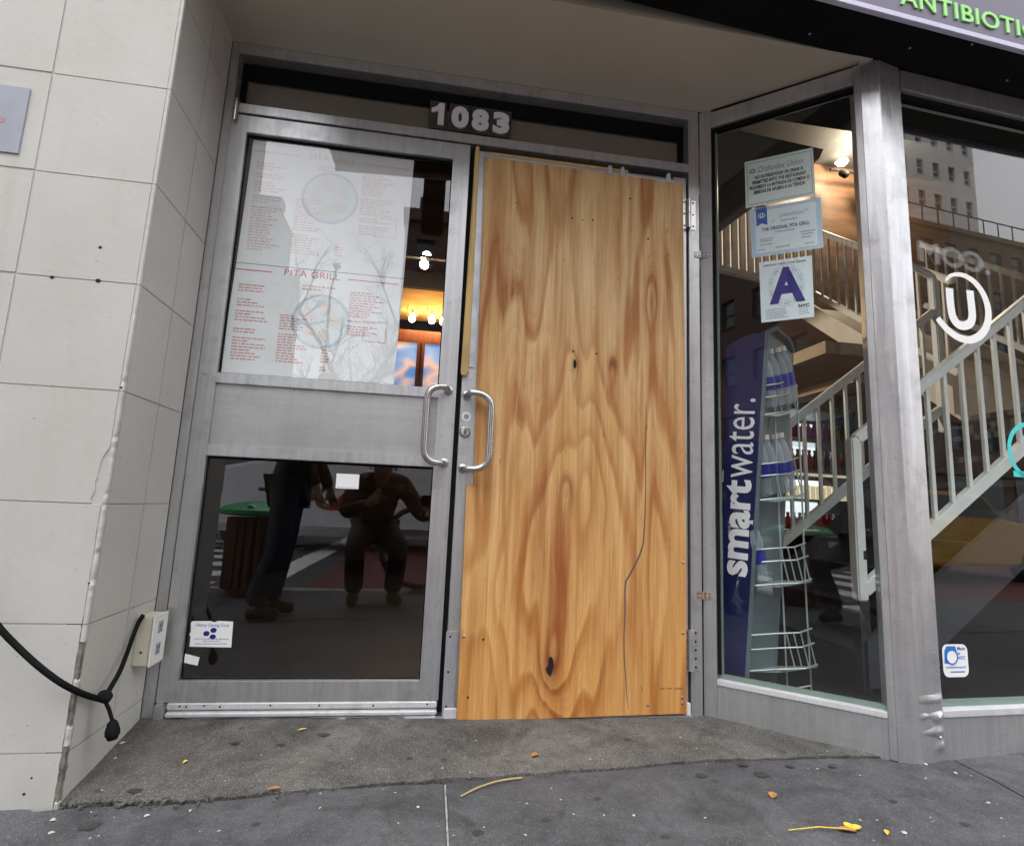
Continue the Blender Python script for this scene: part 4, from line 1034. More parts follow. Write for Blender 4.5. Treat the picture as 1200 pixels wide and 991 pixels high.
leaf(997, 973, .2, .036, .022, 'leaf_yellow', 'yellow two lobed leaf with a long stalk on the pavement', (math.pi-.05, .165), 2)
leaf(1040, 979, 1.0, .018, .012, 'leaf_yellow', 'tiny yellow leaf fragment right of the stalked leaf on the pavement')
leaf(348, 857, .3, .030, .010, 'leaf_yellow', 'small yellow leaf on the recess floor near the left door')
leaf(312, 929, .1, .036, .014, 'leaf_brown', 'orange brown leaf by the slab crack in front of the left door')
leaf(214, 895, .8, .014, .012, 'leaf_yellow', 'orange speck of leaf on the recess floor below the outlet box')
leaf(622, 887, .4, .030, .02, 'leaf_brown', 'dark rust coloured leaf flattened on the recess floor below the plywood')
leaf(905, 936, .9, .034, .024, 'leaf_brown', 'rust brown leaf on the pavement right of the plywood')
leaf(1005, 975, 2.9, .05, .02, 'leaf_brown', 'crumpled brown leaf under the yellow stalked leaf')
tw = MB().tube(sm3([gpt(540, 934)+Vector((0, 0, .003)), gpt(560, 925)+Vector((0, 0, .006)), gpt(585, 917)+Vector((0, 0, .006)), gpt(612, 912)+Vector((0, 0, .003))]), .0022, 6).build('dry_stalk', 'twig'); tag(tw, 'thin straw coloured stalk lying across the slab joint below the plywood', 'twig')
mb = MB()
for k in range(85):
    u, v = rnd.uniform(90, 1190), rnd.uniform(858, 985); c = gpt(u, v); s_ = rnd.uniform(.0008, .0026)
    if k < 12: u, v, s_ = [(143, 870, .006), (135, 888, .004), (490, 945, .004), (743, 955, .004), (1060, 975, .005), (1120, 905, .004), (1158, 940, .004), (172, 955, .005), (62, 960, .006), (60, 975, .005), (223, 949, .003), (1085, 895, .005)][k]; c = gpt(u, v)
    a = rnd.random()*3
    dx, dy = Vector((math.cos(a), math.sin(a), 0))*s_*(1+rnd.random()), Vector((-math.sin(a), math.cos(a), 0))*s_
    mb.add([c-dx-dy*.5, c+dx-dy, c+dx*.8+dy, c-dx*.6+dy, c+Vector((0, 0, s_*.8))], [(0, 1, 4), (1, 2, 4), (2, 3, 4), (3, 0, 4), (3, 2, 1, 0)])
tag(mb.build('litter_flecks', 'litter_white'), 'pale flecks of grit and paint scattered over the ground', 'litter', kind='stuff')
mb = MB()
for k in range(230):
    x = abs(rnd.gauss(.20, .17)) if k < 170 else rnd.uniform(.05, 1.2)
    x = min(max(x, .04), 2.2); y = yfront(x) + rnd.gauss(-.008, .013); s_ = .0008 + .0042*rnd.random()**3; c = Vector((x, y, g(x, y)+s_*.25))
    vs = [c + Vector((rnd.uniform(.6, 1)*a*s_, rnd.uniform(.6, 1)*b_*s_, rnd.uniform(.4, .8)*e*s_)) for a in (-1, 1) for b_ in (-1, 1) for e in (-1, 1)]
    mb.add(vs, [(0, 1, 3, 2), (4, 6, 7, 5), (0, 4, 5, 1), (2, 3, 7, 6), (0, 2, 6, 4), (1, 5, 7, 3)])
tag(mb.build('crack_rubble', 'rubble'), 'crumbled concrete filling the crack along the recess slab', 'rubble', kind='stuff')
mb = MB()
for u, v, s_ in ((105, 967, .024), (892, 907, .021), (926, 897, .014), (975, 897, .014), (870, 895, .016), (822, 908, .018), (1046, 938, .012), (735, 866, .012), (480, 888, .012), (330, 872, .012), (275, 870, .014), (380, 860, .02), (160, 925, .02), (640, 960, .012), (700, 935, .01), (1130, 965, .012), (560, 975, .014), (780, 980, .012), (300, 965, .01)):
    c = gpt(u, v); n = 11; ph = rnd.random()*9
    vs = [c + Vector((math.cos(k*math.tau/n)*s_*(1+.25*math.sin(k*2+ph)), math.sin(k*math.tau/n)*s_*.8*(1+.25*math.cos(k*3+ph)), .0002)) for k in range(n)] + [c + Vector((0, 0, .0012))]
    mb.add(vs, [(k, (k+1) % n, n) for k in range(n)])
tag(mb.build('gum_spots', 'gum'), 'flattened dark gum spots trodden into the pavement and recess floor', 'gum', kind='stuff')

#==INTERIOR==
# ------------------------------------------------------------------ shop interior
def struct(o): return tag(o, kind='structure')
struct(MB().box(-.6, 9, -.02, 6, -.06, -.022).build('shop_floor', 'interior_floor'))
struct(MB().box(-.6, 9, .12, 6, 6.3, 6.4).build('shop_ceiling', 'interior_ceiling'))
struct(MB().box(-.6, 9, .052, .062, 2.57, 6.3).build('front_darkening_sheet', 'interior_dark'))  # added dark sheet hiding the daylit inner face of the upper wall
MB().box(-.59, 8.9, -.33, .05, 2.5585, 2.5645).build('lintel_darkening_sheet', 'interior_dark'); struct(bpy.data.objects['lintel_darkening_sheet'])  # second added dark sheet, stops the lintel underside catching daylight
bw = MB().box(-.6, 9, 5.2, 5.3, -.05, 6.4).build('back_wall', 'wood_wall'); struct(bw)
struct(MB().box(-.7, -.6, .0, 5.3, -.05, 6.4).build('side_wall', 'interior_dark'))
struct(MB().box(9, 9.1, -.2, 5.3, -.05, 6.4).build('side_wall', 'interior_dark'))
# service canopy with a gold wooden underside, bulbs and the display board
cn = thing('wood_canopy', (2.5, 3.6, 2.6), 'golden wooden canopy lit by bare bulbs over the counter inside the shop', 'canopy')
F35 = YP(3.5)
MB().fbox(F35, -.5, 4.0, 2.68, 2.93, -.3, 0).build('fascia', 'wood_gold', cn, bevel=.005)
MB().fbox(F35, -.5, 4.0, 2.935, 3.12, -.3, .02).build('top_beam', 'interior_dark', cn)
bo = thing('display_board', (.7, 3.6, 1.7), 'red brown wooden frame with two cloudy blue picture screens, inside behind the left door', 'display')
MB().fbox(F35, .2, 1.5, 1.72, 2.50, -.12, -.06).build('backing', 'wood_red', bo)
for a0, a1 in ((.30, .68), (.76, 1.25)):
    s_ = MB().fbox(F35, a0, a1, 1.86, 2.36, -.06, -.05).build('screen', 'screen_picture', bo)
    mb = MB().fbox(F35, a0-.03, a0, 1.83, 2.39, -.06, -.035).fbox(F35, a1, a1+.03, 1.83, 2.39, -.06, -.035).fbox(F35, a0, a1, 2.36, 2.39, -.06, -.035).fbox(F35, a0, a1, 1.83, 1.86, -.06, -.035); mb.build('screen_frame', 'wood_red', bo)
for k, (u, v) in enumerate(((483, 373), (506, 375), (519, 377))):
    p = F35.pt(u, v); t = thing('bulb_lamp', p, ['first lit bare bulb from the left under the wooden canopy', 'second lit bare bulb from the left under the wooden canopy', 'third lit bare bulb from the left, half hidden by the door stile'][k], 'lamp', 'bulbs under the canopy')
    MB().lathe(p, [(-.042, .004), (-.03, .026), (0, .036), (.03, .026), (.05, .014)], 12).build('bulb', 'lamp_glow', t, smooth=True)
    MB().lathe(p, [(.05, .016), (.09, .016)], 10).build('holder', 'chrome', t)
    mb = MB().tube([p+Vector((-.05, 0, .02)), p+Vector((-.05, 0, .14))], .004, 6).tube([p+Vector((.05, 0, .02)), p+Vector((.05, 0, .14))], .004, 6); mb.build('hanger', 'chrome', t)
    l = bpy.data.lights.new('bulb_light', 'POINT'); l.energy = 3.2; l.color = (1, .66, .32); l.shadow_soft_size = .05
    lo = bpy.data.objects.new('bulb_light', l); COL.objects.link(lo); lo.location = p + Vector((0, -.10, .02))
for k, (u, v) in enumerate(((500, 300), (497, 310))):
    p = YP(3.2).pt(u, v); t = thing('ceiling_spotlight', p, ['upper of two warm spotlights seen beside the menus in the left door', 'lower of two warm spotlights seen beside the menus in the left door'][k], 'lamp', 'ceiling spotlights')
    MB().lathe(p, [(0, .02), (.01, .05), (.12, .055), (.16, .03)], 14, axis=(.3, .8, .5)).build('housing', 'black_paint', t, smooth=True)
    MB().lathe(p, [(-.003, .045), (.006, .045)], 14, axis=(.3, .8, .5)).build('lens', 'spot_glow', t)
    l = bpy.data.lights.new('spot_light', 'SPOT'); l.energy = 66; l.color = (1, .87, .70); l.shadow_soft_size = .06; l.spot_size = R(62); l.spot_blend = .5
    lo = bpy.data.objects.new('spot_light', l); COL.objects.link(lo); lo.location = p + Vector((.10, -.12, -.06)); lo.rotation_euler = (lo.location - Vector((4.9, 1.5, 2.55))).to_track_quat('Z', 'Y').to_euler()
MB().box(.3, 1.1, 3.15, 3.2, 3.12, 3.15).build('light_rail', 'chrome'); tag(bpy.data.objects['light_rail'], 'thin metal light rail above the spotlights inside the left door', 'rail')
# wall-washing spot high on the right
p = Vector((6.75, 4.80, 5.92)); t = thing('wall_spotlight', p, 'black twin spotlight washing the brown wall high behind the splayed window', 'lamp')
for dx in (0, .28):
    MB().lathe(p+Vector((dx, 0, 0)), [(0, .05), (.10, .055), (.13, .03)], 12, axis=(.2, -.5, -.6)).build('housing', 'black_paint', t)
MB().tube([p+Vector((-.1, .1, .1)), p+Vector((.4, .1, .1))], .02, 8).build('track', 'black_paint', t)
MB().lathe(p+Vector((.12, .12, .22)), [(0, .05), (.05, .09)], 12).build('lens', 'spot_glow', t)
l = bpy.data.lights.new('wall_light', 'POINT'); l.energy = 95; l.color = (1, .80, .55); l.shadow_soft_size = .08
lo = bpy.data.objects.new('wall_light', l); COL.objects.link(lo); lo.location = p + Vector((.12, -.30, .10))
struct(MB().box(2.2, 5.3, 4.2, 5.2, 3.25, 3.45).build('mezzanine_floor', 'interior_ceiling'))

# staircase ------------------------------------------------------------
sc_ = thing('staircase', (3.4, .75, 0), 'white painted steel staircase with slim balusters turning up behind the windows', 'stairs')
SLOPE = .768
def hz(x): return 1.126 + SLOPE*(x-2.932)          # near handrail height along the lower flight
for Yn, x0, x1 in ((.30, 2.925, 4.62), (1.20, 2.70, 4.36)):
    MB().bar((x0, Yn, hz(x0)), (x1, Yn, hz(x1)), .045, .052).build('handrail', 'rail_paint', sc_, bevel=.008)
    MB().bar((x0, Yn, hz(x0)-.705), (x1, Yn, hz(x1)-.705), .045, .055).build('bottom_rail', 'rail_paint', sc_, bevel=.004)
    x = x0+.10
    while x < x1-.03:
        MB().bar((x, Yn, hz(x)-.69), (x, Yn, hz(x)-.015), .020, .016).build('baluster', 'rail_paint', sc_); x += .1045
MB().bar((2.912, .30, .372), (2.912, .30, 1.128), .052, .052).build('newel_post', 'rail_paint', sc_, bevel=.006)
MB().bar((2.912, .30, -.03), (2.912, .30, .371), .05, .05).build('newel_foot', 'tread_dark', sc_)
MB().box(2.918, 2.932, .272, .2735, .56, .60).build('scuff_mark', 'ink_black', sc_)
MB().bar((4.38, 1.20, 1.36), (4.38, 1.20, 2.46), .05, .05).build('newel_post', 'rail_paint', sc_, bevel=.006)
MB().tube([(4.38, 1.20, 2.45), (4.37, 1.20, 2.485), (4.33, 1.20, 2.505), (4.10, 1.20, 2.60)], .024, 8).build('handrail_end', 'rail_paint', sc_, smooth=True)
mb = MB().prism(YP(.25), [(2.86, -.03), (3.6, -.03), (4.55, .75), (4.55, 1.40), (4.40, 1.40), (2.86, .20)], -1.0, -.98); mb.build('stringer', 'tread_dark', sc_)
mb = MB().prism(YP(.25), [(2.9, .0), (3.05, .0), (4.55, 1.15), (4.55, 1.36), (4.43, 1.36), (2.9, .20)], -.035, -.005); mb.build('stringer', 'tread_dark', sc_)
for k in range(9):
    z = .17*(k+1)-.03; x = 2.92+.215*k; MB().box(x, x+.25, .29, 1.24, z-.035, z).build('tread', 'tread_dark', sc_)
MB().box(4.55, 6.1, .25, 1.7, 1.33, 1.42).build('landing', 'tread_dark', sc_)
def h2(y): return 2.455 + .80*(y-1.2)               # upper flight runs back along Y
for Xn in (4.60, 6.02):
    off = 0 if Xn < 5 else -.05
    MB().bar((Xn, 1.25, h2(1.25)+off), (Xn, 2.86, h2(2.86)+off), .042, .05).build('handrail', 'rail_cream', sc_, bevel=.008)
    MB().bar((Xn, 1.25, h2(1.25)-.69+off), (Xn, 2.86, h2(2.86)-.69+off), .042, .05).build('bottom_rail', 'rail_cream', sc_, bevel=.004)
    y = 1.33
    while y < 2.84: MB().bar((Xn, y, h2(y)-.68+off), (Xn, y, h2(y)-.02+off), .018, .018).build('baluster', 'rail_cream', sc_); y += .105
    MB().add([(Xn-.02, 1.3, h2(1.3)-1.02+off), (Xn+.02, 1.3, h2(1.3)-1.02+off), (Xn+.02, 3.2, h2(3.2)-1.02+off), (Xn-.02, 3.2, h2(3.2)-1.02+off), (Xn-.02, 1.3, h2(1.3)-.82+off), (Xn+.02, 1.3, h2(1.3)-.82+off), (Xn+.02, 3.2, h2(3.2)-.82+off), (Xn-.02, 3.2, h2(3.2)-.82+off)], MB.BF).build('stringer', 'stringer_paint', sc_)
MB().add([(4.63, 1.3, h2(1.3)-1.06), (6.0, 1.3, h2(1.3)-1.06), (6.0, 3.2, h2(3.2)-1.06), (4.63, 3.2, h2(3.2)-1.06), (4.63, 1.3, h2(1.3)-1.03), (6.0, 1.3, h2(1.3)-1.03), (6.0, 3.2, h2(3.2)-1.03), (4.63, 3.2, h2(3.2)-1.03)], MB.BF).build('flight_underside', 'stringer_paint', sc_)
pa, pb = Vector((2.9, 2.38, 3.02)), Vector((4.60, 2.74, 3.02))
MB().bar(pa, pb, .04, .06).build('bottom_rail', 'rail_cream', sc_); MB().bar(pa+Vector((0, 0, .74)), pb+Vector((0, 0, .74)), .04, .045).build('handrail', 'rail_cream', sc_)
for k in range(18):
    q = pa.lerp(pb, (k+.5)/18); MB().bar(q, q+Vector((0, 0, .73)), .018, .018).build('baluster', 'rail_cream', sc_)
MB().add([pa+Vector((0, .02, -.16)), pb+Vector((0, .02, -.16)), pb+Vector((0, 1.7, -.16)), pa+Vector((0, 1.7, -.16)), pa+Vector((0, .02, -.035)), pb+Vector((0, .02, -.035)), pb+Vector((0, 1.7, -.035)), pa+Vector((0, 1.7, -.035))], MB.BF).build('gallery_slab', 'interior_dark', sc_)
mb = MB().box(3.9, 4.35, 1.7, 3.0, 2.02, 2.12); tag(mb.build('ceiling_beam', 'wood_tan'), 'upper tan timber beam under the stair beside the drink cooler', 'beam')
mb = MB().box(4.3, 4.5, 1.9, 3.0, 1.86, 1.93); tag(mb.build('ceiling_beam', 'wood_tan'), 'lower thin tan timber beam just above the drink cooler', 'beam')
tag(MB().box(3.0, 4.4, 4.0, 4.4, -.03, 1.0).build('service_counter', 'wood_tan'), 'low tan wooden counter deep inside behind the water rack', 'counter')

t = MB().prism(YP(1.6), [YP(1.6).px(u, v) for u, v in ((832, 138), (870, 154), (965, 175), (960, 186), (877, 246), (832, 280))], -.08, 0).build('bulkhead_panel', 'grey_green'); tag(t, 'plain grey green bulkhead panel high behind the notices in the splayed window', 'panel')

# drinks cooler ------------------------------------------------------------
dc = thing('drinks_cooler', (4.8, 3.2, 0), 'lit open drinks cooler with shelves of coloured bottles under the stairs', 'cooler')
FC = Frame((4.38, 3.0, 0), (1, .16, 0), (.16, -1, 0))
MB().fbox(FC, 0, .95, .05, 1.90, -.55, -.50).build('back_panel', 'interior_dark', dc)
MB().fbox(FC, -.06, 0, .0, 1.90, -.55, 0).build('side_panel', 'interior_dark', dc); MB().fbox(FC, .95, 1.01, .0, 1.90, -.55, 0).build('side_panel', 'interior_dark', dc)
MB().fbox(FC, 0, .95, 1.84, 1.90, -.5, .02).build('top_panel', 'grey_metal', dc)
MB().fbox(FC, -.06, 1.01, .0, .30, -.5, .03).build('base', 'tread_dark', dc)
cols = ['orange', 'yellow', 'crimson', 'pink', 'purple', 'white', 'green', 'red', 'dark', 'lime']
rows_ = [(1.56, .17, ['orange', 'yellow', 'red', 'pink', 'pink', 'pink', 'purple', 'white', 'purple', 'dark', 'lime', 'dark']),
         (1.22, .22, ['orange', 'orange', 'yellow', 'crimson', 'crimson', 'red', 'dark', 'white', 'dark', 'white', 'red', 'dark']),
         (.62, .17, ['white', 'red', 'white', 'white', 'red', 'red', 'red', 'crimson', 'red', 'white', 'red', 'red'])]
protos = {}
ORD = ['first', 'second', 'third', 'fourth', 'fifth', 'sixth', 'seventh', 'eighth', 'ninth', 'tenth', 'eleventh', 'twelfth']
lab = {'orange': 'orange juice bottle', 'yellow': 'yellow juice bottle', 'crimson': 'deep red juice bottle', 'pink': 'pink drink bottle', 'purple': 'purple drink bottle', 'white': 'white drink bottle', 'green': 'green bottle', 'red': 'red drink bottle', 'dark': 'dark drink bottle', 'lime': 'lime green drink bottle'}
for ri, (zs, hh, cl) in enumerate(rows_):
    MB().fbox(FC, .005, .945, zs-.03, zs-.004, -.49, .0).build('shelf', 'chrome', dc)
    MB().fbox(FC, .01, .94, zs+.03, zs+.31 if ri else zs+.24, -.49, -.47).build('light_panel', 'cooler_light', dc)
    MB().fbox(FC, .005, .945, zs-.055, zs-.0305, -.01, .012).build('price_rail', 'price_strip' if ri == 1 else 'chrome', dc)
    where = ['top', 'middle', 'bottom'][ri]
    for i, cn_ in enumerate(cl):
        key = (cn_, hh)
        if key not in protos:
            mb = MB().lathe((0, 0, 0), [(0, .030), (.01, .033), (hh*.62, .033), (hh*.80, .014), (hh*.9, .014), (hh*.9, .017), (hh, .017)], 10); o = mb.build('drink_bottle', 'juice_'+cn_, smooth=True); protos[key] = o
        else:
            o = protos[key].copy(); COL.objects.link(o)
        o.location = FC(.06+.0755*i, zs, -.07)
        tag(o, '%s, %s from the left on the %s lit cooler shelf' % (lab[cn_], ORD[i], where), 'bottle', 'bottles in the drinks cooler')
pn = thing('product_tray', FC(.47, .95, -.2), 'shelf tray of pale packets with a glowing strip in the drinks cooler', 'tray')
MB().fbox(FC, .01, .94, .93, 1.15, -.42, -.40).build('light_panel', 'cooler_light', pn); MB().fbox(FC, .005, .945, .90, .926, -.45, .0).build('base', 'chrome', pn)
mb = MB()
for i in range(13): mb.fbox(FC, .03+.07*i, .09+.07*i, .928, 1.05+.03*rnd.random(), -.2, -.08)
mb.build('packets', 'price_strip', pn)

# water rack ------------------------------------------------------------
FR = Frame(SPL(0, 0, -.10), SPL.d, SPL.n)
def rp(u, v, d=0.0): return FR.px(u, v, d)
rk = thing('water_rack', FR(.09, 0, -.1), 'navy wedge sided water rack with wire baskets, just behind the splayed window', 'rack')
tl, tr, br, bl = rp(850, 407), rp(899, 388), rp(873, 806), rp(844, 806)
bl = (bl[0], -.02); br = (br[0]-.003, -.02)
side = [tl, bl, br, tr]
for k in range(1, 6): t_ = k/6; side.append((tr[0]+(tl[0]-tr[0])*t_, tr[1]+(tl[1]-tr[1])*t_+.016*math.sin(math.pi*t_)))
sp_ = MB().prism(FR, side, -.02, 0).build('side_panel', 'rack_navy', rk, bevel=.002)
# lettering climbs the panel
p0, p1 = rp(872, 676), rp(882, 468)
ang = math.atan2(p1[1]-p0[1], p1[0]-p0[0]); L_ = math.hypot(p1[0]-p0[0], p1[1]-p0[1])
dx_, dz_ = math.cos(ang), math.sin(ang)
hgt = .105
text('lettering', 'smart', FR, p0[0]+.012, p0[1], L_*.535, hgt*.92, None, .0008, 'letter_white', sp_, bold=.035, rot=ang)
text('lettering', 'water.', FR, p0[0]+.012+dx_*L_*.545, p0[1]+dz_*L_*.545, L_*.46, hgt*.92, None, .0008, 'letter_white', sp_, bold=-.002, rot=ang)
text('small_lettering', 'ONLY', FR, .028, .66, .055, .012, None, .0008, 'ink_pale', sp_, rot=R(90))
# trim down the front edge, leaning back panel, far side
MB().stroke(FR, [tr, br], .014, -.022, .003).build('edge_trim', 'rack_grey', rk)
bt0, bt1, bb0, bb1 = rp(900, 390, -.05), rp(928, 402, -.13), rp(876, 806, -.05), rp(905, 808, -.13)
mb = MB(); pts = [FR(bt0[0], bt0[1], -.03), FR(bt1[0], bt1[1]-.02, -.16), FR(bb1[0], -.02, -.16), FR(bb0[0], -.02, -.03)]
mb.add(pts + [p+Vector((.012, .010, 0)) for p in pts], [(0, 1, 2, 3), (7, 6, 5, 4), (0, 4, 5, 1), (1, 5, 6, 2), (2, 6, 7, 3), (3, 7, 4, 0)]); mb.build('back_panel', 'rack_grey', rk)
mb = MB().tube([FR(tr[0]+.0, tr[1], -.02), FR(tr[0]+.03, tr[1]+.022, -.05), FR(bt1[0]-.01, bt1[1]+.012, -.12), FR(bt1[0], bt1[1]-.03, -.16)], .010, 8); mb.build('top_cap', 'rack_grey', rk, smooth=True)
W_ = .0035
def rq(u, v, d): a, z = rp(u, v, d); return FR(a, z, d)
mb = MB()
for pts in ([(906, 440), (911, 560), (917, 690), (923, 812)], [(933, 450), (939, 560), (944, 690), (951, 812)]):
    mb.tube([rq(u, v, -.07 if pts[0][0] < 920 else -.16) for u, v in pts], W_, 6)
mb.tube([rq(924, 808, -.07), rq(950, 803, -.16)], W_, 6)
mb.build('upright_wire', 'wire_metal', rk)
for (v0, v1, v2, xr) in ((448, 462, 482, 935), (540, 554, 582, 942), (640, 655, 682, 951), (740, 757, 782, 958)):
    mb = MB()
    xl = 899 - (v0-400)*.062
    dA, dB = -.01, -.15
    for vv, xo in ((v0, -7), (v1, -4), (v2, 0)):
        mb.tube([rq(xl, vv+4, dA), rq((xl+xr)/2-6, vv+2, -.02), rq(xr+xo-14, vv+1, -.05), rq(xr+xo, vv-4, dB)], W_*.95, 6)
    for f in (.0, .33, .66, 1):
        u0 = (xr-30)+f*24
        mb.tube([rq(u0-6, v0+3-f*5, -.06-.09*f), rq(u0+4, v2+2-f*5, -.06-.09*f)], W_*.8, 5)
    bk = mb.build('basket', 'wire_metal', rk)
    a0 = rq(xl, v2+3, dA); a1 = rq(xr, v2-2, dB); a2 = rq(xl+22, v2-2, -.16)
    MB().add([a0, rq((xl+xr)/2-4, v2+4, -.02), a1, a2, a0+Vector((0, 0, -.006)), rq((xl+xr)/2-4, v2+4, -.02)+Vector((0, 0, -.006)), a1+Vector((0, 0, -.006)), a2+Vector((0, 0, -.006))], MB.BF).build('basket_floor', 'wire_metal', bk)
pr = None
for i, (u, v, lean) in enumerate(((903, 478, .10), (911, 476, .10), (920, 474, .11), (926, 472, .11), (897, 580, .09), (906, 578, .10), (916, 577, .10), (924, 575, .11), (892, 680, .12))):
    d_ = [-.06, -.09, -.12, -.14][i % 4]
    if i == 8: d_ = -.05
    p = rq(u, v, d_)
    if pr is None:
        pr = thing('water_bottle', p, '', 'bottle')
        MB().lathe(p, [(0, .028), (.008, .032), (.08, .032), (.15, .031), (.19, .024), (.215, .013), (.22, .013)], 12).build('body', 'clear_plastic', pr, smooth=True)
        MB().lathe(p, [(.22, .015), (.24, .015)], 10).build('cap', 'white_plastic', pr); MB().lathe(p, [(.07, .0325), (.125, .0325)], 12).build('wrap', 'label_blue', pr, smooth=True)
        o = pr
    else: o = copy_tree(pr)
    o.location = p; o.rotation_euler = (0, -lean*1.6, .3)
    tag(o, 'clear blue wrapped water bottle, %s from the left in the %s rack basket' % (ORD[i % 4], 'top' if i < 4 else 'second') if i < 8 else 'lone water bottle leaning in the third basket of the water rack', 'bottle', 'water bottles in the rack')
bpy.context.view_layer.update()

#==STREET==
# ------------------------------------------------------------------ the street behind the camera (seen in the glass)
def building(name, label, x0, x1, y0, depth, h, mat, nx, nz, wfrac=.45, hfrac=.5, zbase=-.12, parapet=True, lit=None):
    t = thing(name, ((x0+x1)/2, y0, zbase), label, 'building'); s_ = 1 if depth > 0 else -1
    ya, yb = sorted((y0, y0-depth)); F = Frame((0, y0, 0), (1, 0, 0), (0, 1, 0))
    z1 = h; mb = MB().box(x0, x1, ya, yb-.3, zbase, z1)
    cw = (x1-x0)/nx; chh = (h-3.6)/nz
    for i in range(nx+1):
        c = x0+cw*i; wv = cw*(1-wfrac)/2
        mb.fbox(F, max(x0, c-wv), min(x1, c+wv), 3.6, h, -.3, 0)
    for j in range(nz+1):
        c = 3.6+chh*j; wv = chh*(1-hfrac)/2
        mb.fbox(F, x0, x1, max(3.6, c-wv), min(h, c+wv), -.3, -.002)
    mb.fbox(F, x0, x1, 3.1, 3.6, -.3, .05)
    mb.fbox(F, x0, x1, zbase, .5, -.3, 0)
    mb.build('wall', mat, t)
    if parapet: MB().fbox(F, x0-.1, x1+.1, h, h+.45, -.5, .25).build('cornice', mat, t)
    w0 = None
    for i in range(nx):
        for j in range(nz):
            ca = x0+cw*(i+.5); cz = 3.6+chh*(j+.5); ww, hh = cw*wfrac*.5, chh*hfrac*.5
            if w0 is None:
                w0 = MB().fbox(F, ca-ww, ca+ww, cz-hh, cz+hh, -.25, -.22).build('window', 'far_glass', t)
                p_ = MB().fbox(F, ca-ww, ca+ww, cz-.04, cz+.04, -.22, -.16).fbox(F, ca-ww, ca+ww, cz-hh, cz-hh+.08, -.22, .06).build('sash', mat, w0); c0 = (ca, cz)
            else:
                o = w0.copy(); COL.objects.link(o); o.parent = t; o.location = (ca-c0[0], 0, cz-c0[1])
                q = p_.copy(); COL.objects.link(q); q.parent = o
    for i in range(max(1, nx//2)):
        c = x0+(x1-x0)*(i+.5)/max(1, nx//2); k = (x1-x0)/max(1, nx//2)*.4
        MB().fbox(F, c-k, c+k, .5, 3.1, -.28, -.24).build('shop_window', 'far_glass', t)
    return t, F
building('brick_building', 'dark brick building with a stepped roofline across the street', -.65, 13.5, -18, 10, 11.3, 'far_brick', 9, 3)
t = bpy.data.objects['brick_building']
mb = MB().box(-.2, .35, -19, -18.4, 11.7, 12.6).box(1.3, 2.2, -20, -18.6, 11.7, 12.3).box(.5, .9, -18.8, -18.3, 11.7, 12.0); mb.build('roof_block', 'far_brick', t)
building('grey_building', 'pale grey office building far down across the street on the left', -17, -7.1, -24, 2.5, 14.4, 'far_grey', 6, 4, .6, .55)
building('low_building', 'low pale grey building beside the gap across the street', -8.8, -5.9, -23.4, 1.2, 10.3, 'far_grey', 2, 3, .4, .4)
building('corner_building', 'brown brick corner building far to the left across the street', -42, -12.5, -20, 10, 31, 'far_brick', 12, 8)
building('brick_row', 'long brown brick row to the right across the street', 13.8, 46, -18.5, 10, 9, 'far_brown', 14, 2)
tb, F_ = building('cream_tower', 'tall cream apartment tower with paired windows, seen in the right window glass', 44, 58.5, -36, 12, 43.5, 'far_cream', 7, 12, .42, .5)
bb, F_ = building('brown_block', 'brown block with a railed roof and large white web address letters', 44.5, 70, -34, 1.9, 27.4, 'far_brown', 9, 6, .5, .45)
text('lettering', '.COM', Frame((0, -33.7, 0), (-1, 0, 0), (0, 1, 0)), -55.6, 23.6, 8.6, 2.0, 0, .2, 'letter_white', bb, bold=.03)
mb = MB()
for k in range(14): mb.box(44.5+1.9*k, 44.58+1.9*k, -34, -33.92, 27.8, 29.4)
mb.box(44.5, 70, -34, -33.92, 29.35, 29.45); mb.build('roof_railing', 'bark', bb)

# parked vans and taxis ------------------------------------------------------------
def wheelp(par, c, r_, ax):
    wv = MB().lathe(Vector(c), [(-.11, r_*.55), (-.11, r_*.93), (-.08, r_), (.08, r_), (.11, r_*.93), (.11, r_*.55)], 20, axis=ax).build('wheel', 'tyre', par, smooth=True)
    MB().lathe(Vector(c), [(-.09, r_*.2), (-.115, r_*.5), (.115, r_*.5), (.09, r_*.2)], 14, axis=ax).build('rim', 'chrome', wv)
vn = thing('moving_van', (.2, -9.6, -.25), 'white rental moving van with black lettering and a red flash, out in the road', 'van')
FV = Frame((0, -8.6, 0), (1, 0, 0), (0, 1, 0))
def car_body(F, prof, wdt, mat, par, name='body'): return MB().prism(F, prof, -wdt, 0).build(name, mat, par, bevel=.05, seg=3)
car_body(FV, [(-3.35, .02), (4.4, .02), (4.4, 2.35), (4.3, 2.5), (-.95, 2.5), (-1.15, 2.1), (-2.05, 1.42), (-3.2, 1.15), (-3.4, .85)], 2.0, 'van_white', vn)
MB().prism(FV, [(-1.62, 1.36), (-1.08, 1.92), (-.15, 1.92), (-.15, 1.36)], -.03, .006).build('side_window', 'car_glass', vn)
MB().prism(FV, [(-2.0, 1.46), (-1.2, 2.08), (-1.18, 2.04), (-1.9, 1.43)], -1.8, .004).build('windscreen', 'car_glass', vn)
FVm = Frame((0, -8.599, 0), (-1, 0, 0), (0, 1, 0))
text('lettering', 'U-HAUL', FVm, 1.02, .80, 1.18, .24, .002, .008, 'ink_black', vn, bold=.05)
MB().prism(FV, [(-1.05, .50), (-.35, 1.12), (-.10, 1.12), (-.30, .50)], .001, .006).build('red_flash', 'van_red', vn)
MB().prism(FV, [(-3.36, .10), (4.4, .10), (4.4, .20), (-3.36, .20)], 0, .03).build('bumper_strip', 'chrome', vn)
